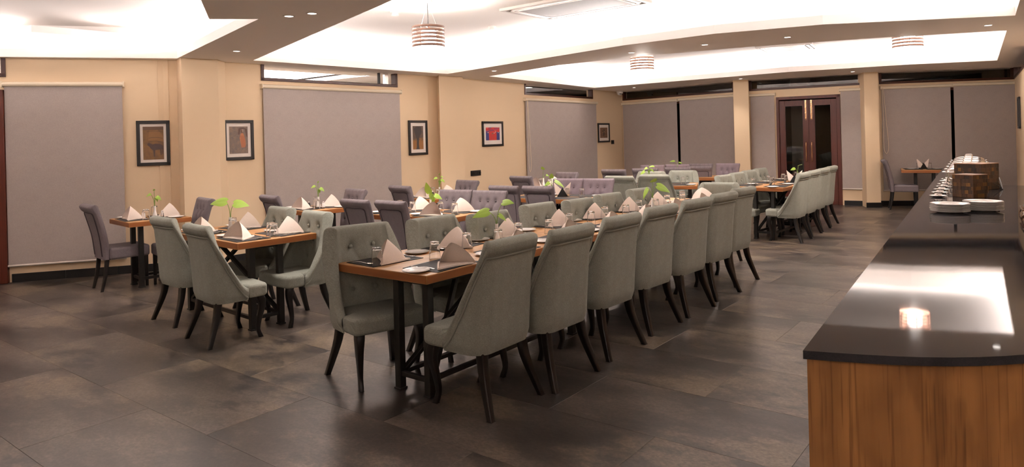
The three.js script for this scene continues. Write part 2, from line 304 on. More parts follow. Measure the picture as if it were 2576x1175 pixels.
// transom windows: dark wooden frame round a pane of glass
function transom(s, t0, t1, mullions = []) {
  const g = on(structure('window'), s, (t0 + t1) / 2, 0, 0), w = t1 - t0, y0 = TR[0], y1 = SOFFIT + 0.02, f = 0.045;
  part(g, 'frame', merge([box(w, f, 0.11, 0, y0 + f / 2, -0.04, 0.006), box(w, 0.02, 0.11, 0, y1 - 0.01, -0.04), box(f, y1 - y0, 0.11, -w / 2 + f / 2, (y0 + y1) / 2, -0.04), box(f, y1 - y0, 0.11, w / 2 - f / 2, (y0 + y1) / 2, -0.04)]), M.darkwood);
  part(g, 'glass_pane', box(w - 2 * f, y1 - y0 - f, 0.005, 0, (y0 + y1 + f) / 2, -0.05), M.pane);
  for (const [t, mw, mat] of mullions) part(g, 'mullion', box(mw, y1 - y0 - f, 0.05, t - (t0 + t1) / 2, (y0 + y1 + f) / 2, -0.05), mat);
  return g;
}
transom(S.L1, 0.35, 1.45); transom(S.L2, 0.60, 3.06, [[2.86, 0.07, M.steel], [2.72, 0.02, M.black]]); transom(S.L3, 2.24, 5.21);
transom(S.B1, 0.03, 3.38); transom(S.B2, 0.16, 2.46); transom(S.B3, 0.29, 2.76); transom(S.R1, 0.1, 4.6);
// tall dark windows that show as slits between two blinds
for (const [s, t0, t1] of [[S.B1, 1.55, 2.15], [S.B3, 1.3, 1.95]]) {
  const g = on(structure('window'), s, (t0 + t1) / 2), w = t1 - t0, f = 0.05;
  part(g, 'frame', merge([box(w, f, 0.1, 0, 0.34 + f / 2, -0.06), box(w, f, 0.1, 0, 2.34 - f / 2, -0.06), box(f, 2, 0.1, -w / 2 + f / 2, 1.34, -0.06), box(f, 2, 0.1, w / 2 - f / 2, 1.34, -0.06)]), M.darkwood);
  part(g, 'glass_pane', box(w - 2 * f, 1.9, 0.006, 0, 1.34, -0.06), M.pane);
}
// the lit room next door that shows through the transom over the wide blind
{
  const q = (t, o) => S.L2.at(t, o), ring = [q(-2, -0.4), q(9, -0.4), q(9, -10), q(-2, -10)], hole = [q(-1, -2.7), q(4.5, -2.7), q(4.5, -7.5), q(-1, -7.5)];
  const nc = structure('ceiling', prism(ring, 2.92, 3.0, [hole]), M.soffit);
  part(nc, 'coffer_top', prism(offsetPoly(hole, 0.1), 3.05, 3.1), M.ceiling);
  const nf = structure('floor', prism([q(-2, -0.4), q(9, -0.4), q(9, -10), q(-2, -10)], -0.1, 0), M.terrace);
  const c = q(1.75, -5.1);
  const lp = single('ceiling_light', box(5.3, 0.02, 4.7), M.spotGlow, 'glowing ceiling panel of the next room seen through the transom glass', 'light');
  lp.position.set(c[0], 3.03, -c[1]); lp.rotation.y = Math.atan2(S.L2.ud, S.L2.ux);
  const l = new THREE.RectAreaLight(COVE_COLOR, 3, 5.2, 4.6); l.position.set(c[0], 3.01, -c[1]); l.rotateY(Math.atan2(S.L2.ud, S.L2.ux)); l.rotateX(-Math.PI / 2); l.name = 'ceiling_light_source'; scene.add(l);
}
// terrace outside the glazed doors: paving and a pale post in the dark
{
  const q = (t, o) => S.B2.at(t, o);
  structure('floor', prism([q(-1.5, -0.17), q(4, -0.17), q(4, -5), q(-1.5, -5)], -0.1, 0), M.terrace);
  structure('pillar', prism([q(0.75, -1.5), q(1.12, -1.5), q(1.12, -1.9), q(0.75, -1.9)], 0, 3), M.terrace);
}

// ---------- doors ----------
{
  const g = on(structure('door'), S.B2, 0), t0 = 0.73, t1 = 1.99, mid = (t0 + t1) / 2;
  const fr = part(g, 'door_frame', merge([box(0.055, 2.29, 0.17, t0 + 0.0275, 1.145, -0.07, 0.006), box(0.075, 2.29, 0.17, t1 - 0.0375, 1.145, -0.07, 0.006), box(t1 - t0, 0.065, 0.17, mid, 2.2575, -0.07, 0.006)]), M.doorwood);
  for (const [a, b, hs] of [[t0 + 0.057, mid + 0.012, 1], [mid + 0.014, t1 - 0.077, -1]]) {
    const w = b - a, c = (a + b) / 2, st = 0.105;
    const leaf = part(g, 'door_leaf', merge([box(st, 2.2, 0.045, a + st / 2, 1.105, -0.04, 0.004), box(st, 2.2, 0.045, b - st / 2, 1.105, -0.04, 0.004), box(w - 2 * st, 0.11, 0.045, c, 2.15, -0.04, 0.004), box(w - 2 * st, 0.62, 0.045, c, 0.315, -0.04, 0.004)]), M.doorwood);
    part(leaf, 'glass_pane', box(w - 2 * st + 0.01, 1.48, 0.006, c, 1.36, -0.045), M.pane);
    const m = 0.014; part(leaf, 'glazing_bead', merge([box(m, 1.48, 0.05, a + st + m / 2, 1.36, -0.04), box(m, 1.48, 0.05, b - st - m / 2, 1.36, -0.04), box(w - 2 * st, m, 0.05, c, 2.09, -0.04), box(w - 2 * st, m, 0.05, c, 0.63, -0.04)]), M.doorwood);
    const hx = hs > 0 ? b - 0.055 : a + 0.055;
    part(leaf, 'handle', tube([[hx, 1.31, -0.015], [hx, 1.31, 0.035], [hx, 1.27, 0.05], [hx, 1.1, 0.052], [hx, 0.95, 0.05], [hx, 0.91, 0.035], [hx, 0.91, -0.015]], 0.011, 40, 8), M.brass);
    part(leaf, 'door_bolt', merge([box(0.028, 0.42, 0.006, hx, 1.99, -0.015), tube([[hx, 1.8, -0.005], [hx, 2.19, -0.005]], 0.008, 4, 8), ...[1.83, 1.93, 2.05, 2.15].map((y) => box(0.03, 0.02, 0.022, hx, y, -0.005, 0.003)), tube([[hx, 1.8, -0.005], [hx, 1.79, 0.02]], 0.009, 4, 8)]), M.brass);
  }
}
{
  const g = on(structure('door'), S.L1, 0);
  part(g, 'door_frame', merge([box(0.075, 2.3, 0.2, 1.3975, 1.15, -0.03, 0.006), box(0.075, 2.3, 0.2, 0.51, 1.15, -0.03, 0.006), box(0.96, 0.07, 0.2, 0.955, 2.265, -0.03, 0.006)]), M.doorwood);
  const leaf = part(g, 'door_leaf', box(0.81, 2.23, 0.045, 0.955, 1.115, 0.02, 0.004), M.doorwood);
  part(leaf, 'hinge', merge([1.95, 1.65, 0.95, 0.3].map((y) => box(0.02, 0.13, 0.012, 1.358, y, 0.05, 0.002))), M.steel);
}

// ---------- roller blinds ----------
const BLINDS = 'grey roller blinds along the walls';
function blind(s, t0, t1, top, bottom, label, chain) {
  const w = t1 - t0, o = on(thing('roller_blind', label, 'blind', BLINDS), s, (t0 + t1) / 2, 0, 0.05);
  const cloth = grid(24, 10, (u, v) => { const x = (u - 0.5) * (w - 0.03), y = top - 0.04 - v * (top - bottom - 0.04); return [x, y, -0.012 + 0.004 * Math.sin(u * 9 + v * 2) * v, x, y]; });
  const back = cloth.clone(); back.translate(0, 0, -0.002); const ix = back.index.array; for (let i = 0; i < ix.length; i += 3) { const k = ix[i]; ix[i] = ix[i + 1]; ix[i + 1] = k; } back.computeVertexNormals();
  part(o, 'fabric', merge([cloth, back]), M.blind);
  const tb = new THREE.CylinderGeometry(0.028, 0.028, w, 16); tb.rotateZ(Math.PI / 2); tb.translate(0, top - 0.02, -0.005); part(o, 'roller', tb, M.cream);
  part(o, 'bracket', merge([-1, 1].map((k) => box(0.012, 0.07, 0.075, k * (w / 2 + 0.006), top - 0.02, -0.012, 0.003))), M.cream);
  const rb = new THREE.CylinderGeometry(0.014, 0.014, w - 0.02, 12); rb.rotateZ(Math.PI / 2); rb.translate(0, bottom, -0.012); part(o, 'bottom_rail', rb, M.rail);
  if (chain) { const x = chain[0] * (w / 2 - 0.02), b = chain[1]; part(o, 'pull_chain', tube([[x, top - 0.03, 0.03], [x + 0.01, (top + b) / 2, 0.03], [x + 0.015, b + 0.06, 0.03], [x + 0.05, b, 0.03], [x + 0.085, b + 0.06, 0.03], [x + 0.06, (top + b) / 2, 0.03], [x + 0.02, top - 0.03, 0.03]], 0.005, 60, 6), M.cream); }
  return o;
}
blind(S.L1, 1.425, 2.70, 2.385, 0.20, 'grey roller blind reaching almost to the floor beside the wooden door');
blind(S.L2, 0.59, 3.09, 2.395, 0.25, 'widest grey roller blind, under the transom that shows a lit ceiling');
blind(S.L3, 2.2, 5.33, 2.375, 0.25, 'grey roller blind with a looped cream pull chain hanging at its edge', [-1, 0.85]);
blind(S.B1, 0.045, 1.825, 2.385, 0.3, 'grey roller blind in the room corner, beside the dark slit');
blind(S.B1, 1.872, 3.39, 2.395, 0.3, 'grey roller blind between the dark slit and the pillar by the double doors');
blind(S.B2, 0.185, 0.715, 2.375, 0.3, 'narrow grey roller blind on the corner side of the double doors');
blind(S.B2, 1.985, 2.465, 2.39, 0.34, 'narrow grey roller blind on the counter side of the double doors');
blind(S.B3, 0.302, 1.60, 2.397, 0.31, 'grey roller blind behind the two-seat table at the counter end', [-1, 1.05]);
blind(S.B3, 1.628, 2.80, 2.405, 0.31, 'grey roller blind behind the row of steel chafing dishes', [1, 1.0]);

// ---------- pictures and wall fittings ----------
function painting(w, h, draw) { const c = document.createElement('canvas'); c.width = w; c.height = h; const x = c.getContext('2d'); draw(x, w, h); const t = new THREE.CanvasTexture(c); t.colorSpace = THREE.SRGBColorSpace; return std({ map: t, roughness: 0.7 }); }
const blot = (x, n, cols, w, h, r0, r1, a) => { for (let i = 0; i < n; i++) { x.globalAlpha = a * rr(0.4, 1); x.fillStyle = cols[Math.floor(rnd() * cols.length)]; x.beginPath(); x.ellipse(rnd() * w, rnd() * h, rr(r0, r1), rr(r0, r1) * 0.5, rnd() * 3, 0, 7); x.fill(); } x.globalAlpha = 1; };
const poly = (x, col, pts, w, h) => { x.fillStyle = col; x.beginPath(); pts.forEach(([a, b], i) => i ? x.lineTo(a * w, b * h) : x.moveTo(a * w, b * h)); x.closePath(); x.fill(); };
const art = {
  bull: painting(256, 384, (x, w, h) => {
    x.fillStyle = '#7b5a36'; x.fillRect(0, 0, w, h); blot(x, 160, ['#6a4c33', '#8f6c3c', '#7f5c3a', '#5d453a'], w, h, 14, 50, 0.3);
    x.fillStyle = '#5a463f'; x.globalAlpha = 0.7; x.fillRect(0, 0, w, h * 0.1); x.globalAlpha = 1;
    poly(x, '#8a6540', [[0.3, 0.12], [0.72, 0.1], [0.98, 0.3], [1, 0.46], [0.25, 0.42]], w, h);
    x.strokeStyle = '#4d3a2c'; x.lineWidth = 4; for (const [a, b, c, d] of [[0.18, 0.16, 0.95, 0.17], [0.28, 0.35, 0.95, 0.36], [0.25, 0.46, 0.9, 0.47]]) { x.beginPath(); x.moveTo(a * w, b * h); x.quadraticCurveTo(0.6 * w, (b - 0.05) * h, c * w, d * h); x.stroke(); }
    poly(x, '#4b3a38', [[0.2, 0.52], [0.27, 0.5], [0.3, 0.47], [0.33, 0.51], [0.46, 0.54], [0.6, 0.52], [0.84, 0.54], [0.96, 0.58], [0.98, 0.68], [0.96, 0.84], [0.93, 0.84], [0.92, 0.7], [0.88, 0.69], [0.88, 0.86], [0.84, 0.88], [0.82, 0.7], [0.58, 0.71], [0.57, 0.9], [0.53, 0.92], [0.5, 0.9], [0.48, 0.72], [0.36, 0.66], [0.3, 0.6], [0.22, 0.57]], w, h);
  }),
  woman: painting(256, 352, (x, w, h) => {
    x.fillStyle = '#7b6a60'; x.fillRect(0, 0, w, h); blot(x, 220, ['#6c625e', '#8a7462', '#5f5654', '#97806a'], w, h, 8, 34, 0.35);
    poly(x, '#5a463e', [[0.46, 0.3], [0.5, 0.07], [0.7, 0.04], [0.95, 0.08], [0.98, 0.4], [0.9, 0.36], [0.84, 0.1], [0.62, 0.1], [0.56, 0.3]], w, h);
    poly(x, '#b0714e', [[0.62, 0.26], [0.74, 0.24], [0.8, 0.34], [0.86, 0.5], [0.88, 0.68], [0.84, 0.78], [0.64, 0.78], [0.6, 0.6], [0.55, 0.42]], w, h);
    x.fillStyle = '#6d5040'; x.beginPath(); x.ellipse(0.69 * w, 0.19 * h, 14, 20, 0, 0, 7); x.fill(); x.fillStyle = '#cdb9a8'; x.fillRect(0.72 * w, 0.1 * h, 7, 40);
    x.strokeStyle = '#8c5238'; x.lineWidth = 3; for (let i = 0; i < 7; i++) { x.beginPath(); x.moveTo((0.6 + i * 0.035) * w, 0.34 * h); x.quadraticCurveTo((0.66 + i * 0.03) * w, 0.6 * h, (0.64 + i * 0.035) * w, 0.77 * h); x.stroke(); }
  }),
  tree: painting(192, 420, (x, w, h) => {
    x.fillStyle = '#55483f'; x.fillRect(0, 0, w, h); poly(x, '#8d6236', [[0, 0.55], [1, 0.5], [1, 1], [0, 1]], w, h); blot(x, 150, ['#4d4444', '#5d4c40', '#6a5443'], w, h * 0.62, 10, 40, 0.4); blot(x, 60, ['#a06f3a', '#7a5330'], w, h, 5, 16, 0.3);
    poly(x, '#3f3836', [[0.3, 1], [0.36, 0.9], [0.38, 0.6], [0.2, 0.3], [0.1, 0.1], [0.4, 0.02], [0.8, 0.04], [0.85, 0.25], [0.6, 0.5], [0.56, 0.8], [0.6, 0.95], [0.66, 1]], w, h);
  }),
  red: painting(256, 276, (x, w, h) => {
    x.fillStyle = '#b5312f'; x.fillRect(0, 0, w, h);
    for (let i = 0; i < 34; i++) { x.fillStyle = ['#3b3a78', '#c43b34', '#7a2f52', '#d6685a', '#4b4488'][i % 5]; x.fillRect(Math.floor(rnd() * 5) * w / 5, Math.floor(rnd() * 9) * h / 26, rr(0.12, 0.28) * w, rr(0.02, 0.05) * h); }
    x.fillStyle = '#3a3a76'; x.fillRect(0, 0.36 * h, 0.22 * w, 0.64 * h); x.fillRect(0.77 * w, 0.36 * h, 0.23 * w, 0.64 * h); x.fillStyle = '#c43a33'; x.fillRect(0.22 * w, 0.28 * h, 0.55 * w, 0.72 * h);
    x.strokeStyle = '#93272a'; x.lineWidth = 3; for (let i = 1; i < 7; i++) { x.beginPath(); x.moveTo((0.22 + i * 0.08) * w, 0.5 * h); x.lineTo((0.22 + i * 0.08) * w, h); x.stroke(); }
    x.fillStyle = '#c9b0a4'; for (const [a, b] of [[0.9, 0.4], [0.16, 0.4], [0.7, 0.36], [0.6, 0.44]]) { x.beginPath(); x.ellipse(a * w, b * h, 9, 13, 0.4, 0, 7); x.fill(); } x.fillStyle = '#7d6a52'; x.beginPath(); x.arc(0.48 * w, 0.48 * h, 14, 0, 7); x.fill();
  }),
  brown: painting(192, 288, (x, w, h) => {
    x.fillStyle = '#7c5b44'; x.fillRect(0, 0, w, h); blot(x, 140, ['#6e4f3b', '#8a6a50', '#5d4434'], w, h, 8, 26, 0.35);
    x.fillStyle = '#4f3b2e'; x.beginPath(); x.ellipse(0.5 * w, 0.3 * h, 38, 36, 0, 0, 7); x.fill(); poly(x, '#5a4637', [[0.44, 0.4], [0.58, 0.4], [0.64, 0.62], [0.56, 0.84], [0.42, 0.84], [0.36, 0.62]], w, h);
    x.fillStyle = '#b9a37c'; for (let i = 0; i < 14; i++) { x.beginPath(); x.ellipse(rr(0.28, 0.7) * w, rr(0.2, 0.78) * h, 6, 4, rnd() * 3, 0, 7); x.fill(); }
  }),
};
function picture(s, t0, t1, y0, y1, mat, ins, label) {
  const w = t1 - t0, h = y1 - y0, o = on(thing('picture_frame', label, 'picture', 'framed pictures on the cream walls'), s, (t0 + t1) / 2, (y0 + y1) / 2, 0.003), f = 0.04;
  part(o, 'frame', merge([box(w, f, 0.03, 0, h / 2 - f / 2, 0.015, 0.004), box(w, f, 0.03, 0, -h / 2 + f / 2, 0.015, 0.004), box(f, h, 0.03, -w / 2 + f / 2, 0, 0.015, 0.004), box(f, h, 0.03, w / 2 - f / 2, 0, 0.015, 0.004)]), M.frameBlack);
  part(o, 'mount', box(w - 1.6 * f, h - 1.6 * f, 0.008, 0, 0, 0.008), M.mount);
  const p = new THREE.PlaneGeometry(w - 2 * ins, h - 2 * ins * 1.05); p.translate(0, 0, 0.0135); part(o, 'artwork', p, mat);
}
picture(S.L1, 2.828, 3.208, 1.338, 1.907, art.bull, 0.072, 'black framed painting of a dark bull before a hut');
picture(S.L2, 0.026, 0.456, 1.368, 1.905, art.woman, 0.082, 'black framed painting of a woman in an orange sari');
picture(S.L2, 3.27, 3.695, 1.317, 1.907, art.tree, 0.092, 'tall black framed painting of a dark tree trunk');
picture(S.L3, 0.743, 1.416, 1.412, 1.895, art.red, 0.112, 'black framed bright red and blue abstract picture');
picture(S.L3, 5.418, 6.025, 1.392, 1.867, art.brown, 0.105, 'small black framed brown picture in the far corner');
{
  const o = on(thing('switch_plate', 'wide dark switch plate low on the wall past the second pillar', 'switch'), S.L3, 0.52, 0.925, 0.002);
  part(o, 'plate', box(0.30, 0.10, 0.016, 0, 0, 0.008, 0.004), M.black); for (const x of [-0.1, -0.05, 0.06]) part(o, 'switch', box(0.04, 0.05, 0.008, x, 0, 0.019, 0.002), M.blackMetal); part(o, 'dial', new THREE.CylinderGeometry(0.022, 0.024, 0.02, 20).rotateX(Math.PI / 2).translate(0.11, 0, 0.022), M.blackMetal);
  const q = on(thing('switch_plate', 'small dark square switch plate beside the brown picture', 'switch'), S.L3, 6.21, 1.387, 0.002);
  part(q, 'plate', box(0.14, 0.1, 0.016, 0, 0, 0.008, 0.004), M.black); for (const x of [-0.032, 0.032]) part(q, 'switch', box(0.045, 0.06, 0.008, x, 0, 0.019, 0.002), M.blackMetal);
}
{
  const [x, d] = S.L3.at(6.2, 0.25), o = thing('security_camera', 'white dome security camera under the ceiling in the far corner', 'camera'); o.position.set(x, SOFFIT, -d); o.rotation.y = 0.3;
  part(o, 'base', new THREE.CylinderGeometry(0.085, 0.085, 0.04, 28).translate(0, -0.02, 0), M.whitePlastic);
  part(o, 'dome', new THREE.SphereGeometry(0.08, 28, 14, 0, Math.PI * 2, Math.PI / 2, Math.PI / 2).translate(0, -0.04, 0), M.whitePlastic);
  for (const k of [-0.022, 0.022]) part(o, 'lens', new THREE.SphereGeometry(0.016, 12, 8).translate(k, -0.085, 0.062), M.black);
}

// ---------- lamps on the ceiling ----------
function pendant(x, d, bottom, label) {
  const o = thing('pendant_lamp', label, 'lamp', 'copper ring pendant lamps'), R = 0.172, H = 0.225; o.position.set(x, bottom, -d);
  for (let i = 0; i < 6; i++) part(o, 'ring', lathe([[R, -0.013], [R + 0.006, -0.008], [R + 0.006, 0.008], [R, 0.013], [R - 0.004, 0.008], [R - 0.004, -0.008], [R, -0.013]], 48).translate(0, 0.012 + i * (H - 0.024) / 5, 0), M.copper);
  for (let i = 0; i < 4; i++) { const a = i * Math.PI / 2 + 0.4; part(o, 'rod', new THREE.CylinderGeometry(0.004, 0.004, H, 8).translate((R - 0.006) * Math.cos(a), H / 2, (R - 0.006) * Math.sin(a)), M.copper); }
  part(o, 'diffuser', merge([new THREE.CylinderGeometry(0.085, 0.085, H * 0.72, 32).translate(0, H * 0.42, 0)]), M.lampGlow);
  part(o, 'holder', merge([new THREE.CylinderGeometry(0.02, 0.025, 0.05, 16).translate(0, H * 0.86, 0), box(0.33, 0.006, 0.012, 0, H * 0.9, 0), box(0.012, 0.006, 0.33, 0, H * 0.9, 0)]), M.copper);
  part(o, 'cord', new THREE.CylinderGeometry(0.004, 0.004, UPPER - bottom - H * 0.86, 8).translate(0, (UPPER - bottom + H * 0.86) / 2, 0), M.black);
  for (let i = 0; i < 2; i++) { const a = i * Math.PI + 0.9; part(o, 'wire', tube([[(R - 0.01) * Math.cos(a), H, (R - 0.01) * Math.sin(a)], [0, UPPER - bottom - 0.02, 0]], 0.0015, 2, 5), M.rail); }
  part(o, 'ceiling_rose', new THREE.CylinderGeometry(0.05, 0.055, 0.025, 24).translate(0, UPPER - bottom - 0.0125, 0), M.whitePlastic);
  const l = new THREE.PointLight(LAMP_COLOR, PENDANT_I); l.position.set(x, bottom + H * 0.42, -d); l.shadow.radius = 3; l.castShadow = true; l.name = 'pendant_lamp_source'; scene.add(l);
}
pendant(-0.885, 7.6, 2.587, 'copper ring pendant lamp hanging alone in the large coffer');
pendant(1.99, 10.5, 2.545, 'copper ring pendant lamp peeping below the beam in the far coffer');
pendant(5.12, 8.95, 2.605, 'copper ring pendant lamp above the far end of the counter');
const spotLabels = ['recessed downlight in the beam above the first pillar', 'first of two downlights close together on the broad beam', 'second of two downlights close together on the broad beam', 'downlight where the middle beam meets the pillar wall', 'first downlight along the middle beam, above a pendant', 'second downlight along the middle beam', 'third downlight along the middle beam, near the cassette unit', 'last downlight of the middle beam, at the counter end', 'downlight in the rim over the far room corner', 'downlight in the rim beside the pillar by the double doors', 'downlight in the rim above the double doors'];
[[-3.217, 8.193], [-1.904, 6.025], [-1.675, 5.924], [-0.266, 11.451], [1.638, 9.384], [2.451, 8.738], [3.289, 8.23], [5.286, 7.677], [2.916, 16.456], [4.822, 14.583], [6.639, 13.493]].forEach(([x, d], i) => {
  const o = thing('recessed_downlight', spotLabels[i], 'light', 'recessed downlights'); o.position.set(x, SOFFIT, -d);
  part(o, 'trim_ring', lathe([[0.036, 0], [0.037, -0.006], [0.05, -0.004], [0.052, 0]], 28), M.whitePlastic);
  part(o, 'lens', new THREE.CylinderGeometry(0.036, 0.036, 0.004, 24).translate(0, -0.002, 0), M.spotGlow);
  const l = new THREE.SpotLight(LAMP_COLOR, SPOT_I, 0, 0.75, 0.8); l.position.set(x, SOFFIT - 0.012, -d); l.target.position.set(x, 0, -d); l.shadow.radius = 2; l.castShadow = true; l.name = 'downlight_source'; scene.add(l, l.target);
});
function cassette(cx, cd, ux, ud, w, h, label) {          // (ux, ud): plan direction of its width
  const o = thing('air_conditioner', label, 'air conditioner', 'ceiling cassette air conditioners'); o.position.set(cx, UPPER, -cd); o.rotation.y = Math.atan2(ud, ux);
  const sh = new THREE.Shape([[-w / 2, -h / 2], [w / 2, -h / 2], [w / 2, h / 2], [-w / 2, h / 2]].map((p) => new THREE.Vector2(...p))), iw = w - 0.1, ih = h - 0.1;
  sh.holes.push(new THREE.Path([[-iw / 2, -ih / 2], [-iw / 2, ih / 2], [iw / 2, ih / 2], [iw / 2, -ih / 2]].map((p) => new THREE.Vector2(...p))));
  const fr = loftPolygon(sh, 0.025, 0.006); fr.rotateX(Math.PI / 2); part(o, 'panel', fr, M.acPanel);
  part(o, 'slot_back', box(iw, 0.01, ih, 0, -0.006, 0), M.black);
  for (const [x, z, a, b] of [[0, ih / 2 - 0.045, iw - 0.14, 0.05], [0, -ih / 2 + 0.045, iw - 0.14, 0.05], [iw / 2 - 0.045, 0, 0.05, ih - 0.14], [-iw / 2 + 0.045, 0, 0.05, ih - 0.14]]) part(o, 'louvre', box(a, 0.012, b, x, -0.026, z, 0.005), M.rail);
  part(o, 'grille', box(iw - 0.2, 0.03, ih - 0.2, 0, -0.018, 0, 0.008), M.greyPlastic);
  part(o, 'grille_rim', merge([box(iw - 0.18, 0.012, 0.02, 0, -0.03, ih / 2 - 0.1, 0.004), box(iw - 0.18, 0.012, 0.02, 0, -0.03, -ih / 2 + 0.1, 0.004), box(0.02, 0.012, ih - 0.18, iw / 2 - 0.1, -0.03, 0, 0.004), box(0.02, 0.012, ih - 0.18, -iw / 2 + 0.1, -0.03, 0, 0.004)]), M.whitePlastic);
}
cassette(0.485 - 0.2925 + 0.575, 8.97 - 0.375 - 0.5, 0.76, -0.65, 1.5, 0.95, 'ceiling cassette air conditioner with a brown grille in the large coffer');
cassette(5.09, 12.76, 0.86, -0.5, 0.95, 0.95, 'ceiling cassette air conditioner in the far coffer over the eight-seat table');
for (const [x, d, l] of [[-0.237, 9.49, 'white smoke detector on the ceiling near the cassette unit'], [-1.34, 8.2, 'small white sprinkler disc on the ceiling beside the pendant lamp']]) { const o = thing('smoke_detector', l, 'smoke detector'); o.position.set(x, UPPER, -d); part(o, 'base', new THREE.CylinderGeometry(0.055, 0.06, 0.02, 24).translate(0, -0.01, 0), M.whitePlastic); part(o, 'sensor', new THREE.CylinderGeometry(0.03, 0.042, 0.03, 24).translate(0, -0.035, 0), M.whitePlastic); }

// ---------- chairs ----------
const ORD = ['first', 'second', 'third', 'fourth', 'fifth', 'sixth', 'seventh', 'eighth'];
const GREEN_BUTTONS = [[-0.085, 0.86], [0.085, 0.86], [-0.155, 0.71], [0, 0.71], [0.155, 0.71], [-0.085, 0.57], [0.085, 0.57]];
const PURPLE_BUTTONS = [[-0.105, 0.84], [0, 0.84], [0.105, 0.84], [-0.06, 0.71], [0.06, 0.71], [-0.105, 0.58], [0, 0.58], [0.105, 0.58]];
function tufting(buttons, links) {
  const seg2 = links.map(([a, b]) => [...buttons[a], ...buttons[b]]);
  return (x, y) => {
    let g = 0; for (const [bx, by] of buttons) { const r2 = (x - bx) ** 2 + (y - by) ** 2; g += 0.024 * Math.exp(-r2 / 0.0012); }
    let m = 1; for (const [ax, ay, bx, by] of seg2) { const dx = bx - ax, dy = by - ay, t = Math.max(0, Math.min(1, ((x - ax) * dx + (y - ay) * dy) / (dx * dx + dy * dy))); m = Math.min(m, Math.hypot(x - ax - t * dx, y - ay - t * dy)); }
    return Math.min(0.029, g + 0.007 * Math.exp(-m * m / 0.00012));
  };
}
function tubChair() {                 // upholstered tub chair: sloping wings, rolled rim, cabriole front legs
  const YB = 0.345, S = 0.5, tuft = tufting(GREEN_BUTTONS, [[0, 2], [0, 3], [1, 3], [1, 4], [2, 5], [3, 5], [3, 6], [4, 6]]);
  const plan = (s) => {                // along half of the U: [x, z, nx, nz, back share, wing share]
    const sg = Math.sign(s) || 1; s = Math.abs(s);
    if (s < 0.15) return [sg * s, -0.235, 0, -1, 1, 0];
    if (s < 0.3464) { const a = (s - 0.15) / 0.125; return [sg * (0.15 + 0.125 * Math.sin(a)), -0.11 - 0.125 * Math.cos(a), sg * Math.sin(a), -Math.cos(a), 1, 0]; }
    const w = Math.min(1, (s - 0.3464) / 0.1536); return [sg * 0.275, -0.11 + 0.165 * w, sg, 0, 1 - w, w];
  };
  const height = (s) => { const a = Math.abs(s), k = Math.min(1, Math.max(0, (a - 0.235) / 0.265)); return k > 0 ? 0.445 + 0.555 * Math.pow(1 - Math.pow(k, 1.1), 1.5) : 1; };
  const bulge = (d) => 0.028 * Math.sqrt(Math.max(0, 1 - ((d - 0.043) / 0.05) ** 2));
  const P = (s, o, y) => {             // o: outward offset from the outer face
    const [x, z, nx, nz, b] = plan(s), t = (y - YB) / (1 - YB), k = 0.995 + 0.005 * Math.pow(Math.max(0, t), 0.7), tuck = -0.018 * (1 - sstep(YB, YB + 0.06, y));
    return [(x + nx * (o + tuck)) * k, y, z + nz * (o + tuck) - 0.055 * b * Math.pow(Math.max(0, t), 1.3)];
  };
  const thick = (s) => { const w = plan(s)[5], e = Math.max(0, 1 - Math.pow(Math.max(0, (w - 0.86) / 0.14), 2)); return (0.074 - 0.03 * Math.sqrt(w)) * Math.max(0.12, Math.sqrt(e)); };
  const NU = 84, NO = 30, NA = 6, NI = 26, NV = NO + NA + NI + 1;
  const shell = grid(NU, NV, (u, v) => {
    const s = (u * 2 - 1) * S, h = height(s), T = thick(s), j = Math.round(v * NV), r = 0.032, pl = plan(s), bk = 0.35 + 0.65 * Math.max(pl[4], 0);
    let o, y;
    if (j <= NO) { const q = j / NO, e = 1 - Math.pow(1 - q, 1.6); y = YB + (h - r - YB) * e; o = bulge(h - y) * bk * (1 - Math.pow(pl[5], 4)); }
    else if (j <= NO + NA) { const a = (j - NO) / NA * Math.PI, o0 = bulge(r) * bk * (1 - Math.pow(pl[5], 4)), mid = (o0 - T) / 2, rad = (o0 + T) / 2; y = h - r + r * Math.sin(a); o = mid + rad * Math.cos(a); }
    else if (j <= NO + NA + NI) { const q = (j - NO - NA) / NI; y = h - r + (0.40 - (h - r)) * q; if (y > h - r) y = h - r; const x = plan(s)[0]; o = -T + (Math.abs(s) < 0.27 ? tuft(x, y) * (1 - sstep(0.2, 0.25, Math.abs(s))) : 0); }
    else { y = YB; o = -0.02; }
    const p = P(s, o, y), vv = j <= NO ? y : j <= NO + NA ? h - r + (j - NO) / NA * 0.11 : 2 * h - y + 0.05; return [...p, s, vv];
  });
  const o = new THREE.Group(); o.name = numbered('tub_chair'); o.userData.base = 'tub_chair';
  part(o, 'backrest', shell, M.greenFab);
  const pp = []; for (let i = 0; i <= 72; i++) { const s = (i / 72 * 2 - 1) * 0.49, h = height(s), d = 0.098 - 0.02 * plan(s)[5], y = Math.max(YB + 0.012, h - d); pp.push(P(s, 0.004, y)); }
  const drop = (k) => { const s = k * 0.49, y0 = Math.max(YB + 0.012, height(s) - 0.078); return [P(s, 0.003, Math.max(YB + 0.01, y0 - 0.03))]; };
  part(o, 'piping', tube([...drop(-1), ...pp, ...drop(1)], 0.0075, 150, 6), M.greenPipe);
  // seat: narrow between the wings, full width in front of them
  const sh = new THREE.Shape(); sh.moveTo(-0.205, -0.17); sh.lineTo(0.205, -0.17); sh.lineTo(0.205, 0.035); sh.lineTo(0.268, 0.06); sh.bezierCurveTo(0.275, 0.2, 0.262, 0.228, 0.225, 0.232); sh.quadraticCurveTo(0, 0.25, -0.225, 0.232); sh.bezierCurveTo(-0.262, 0.228, -0.275, 0.2, -0.268, 0.06); sh.lineTo(-0.205, 0.035); sh.closePath();
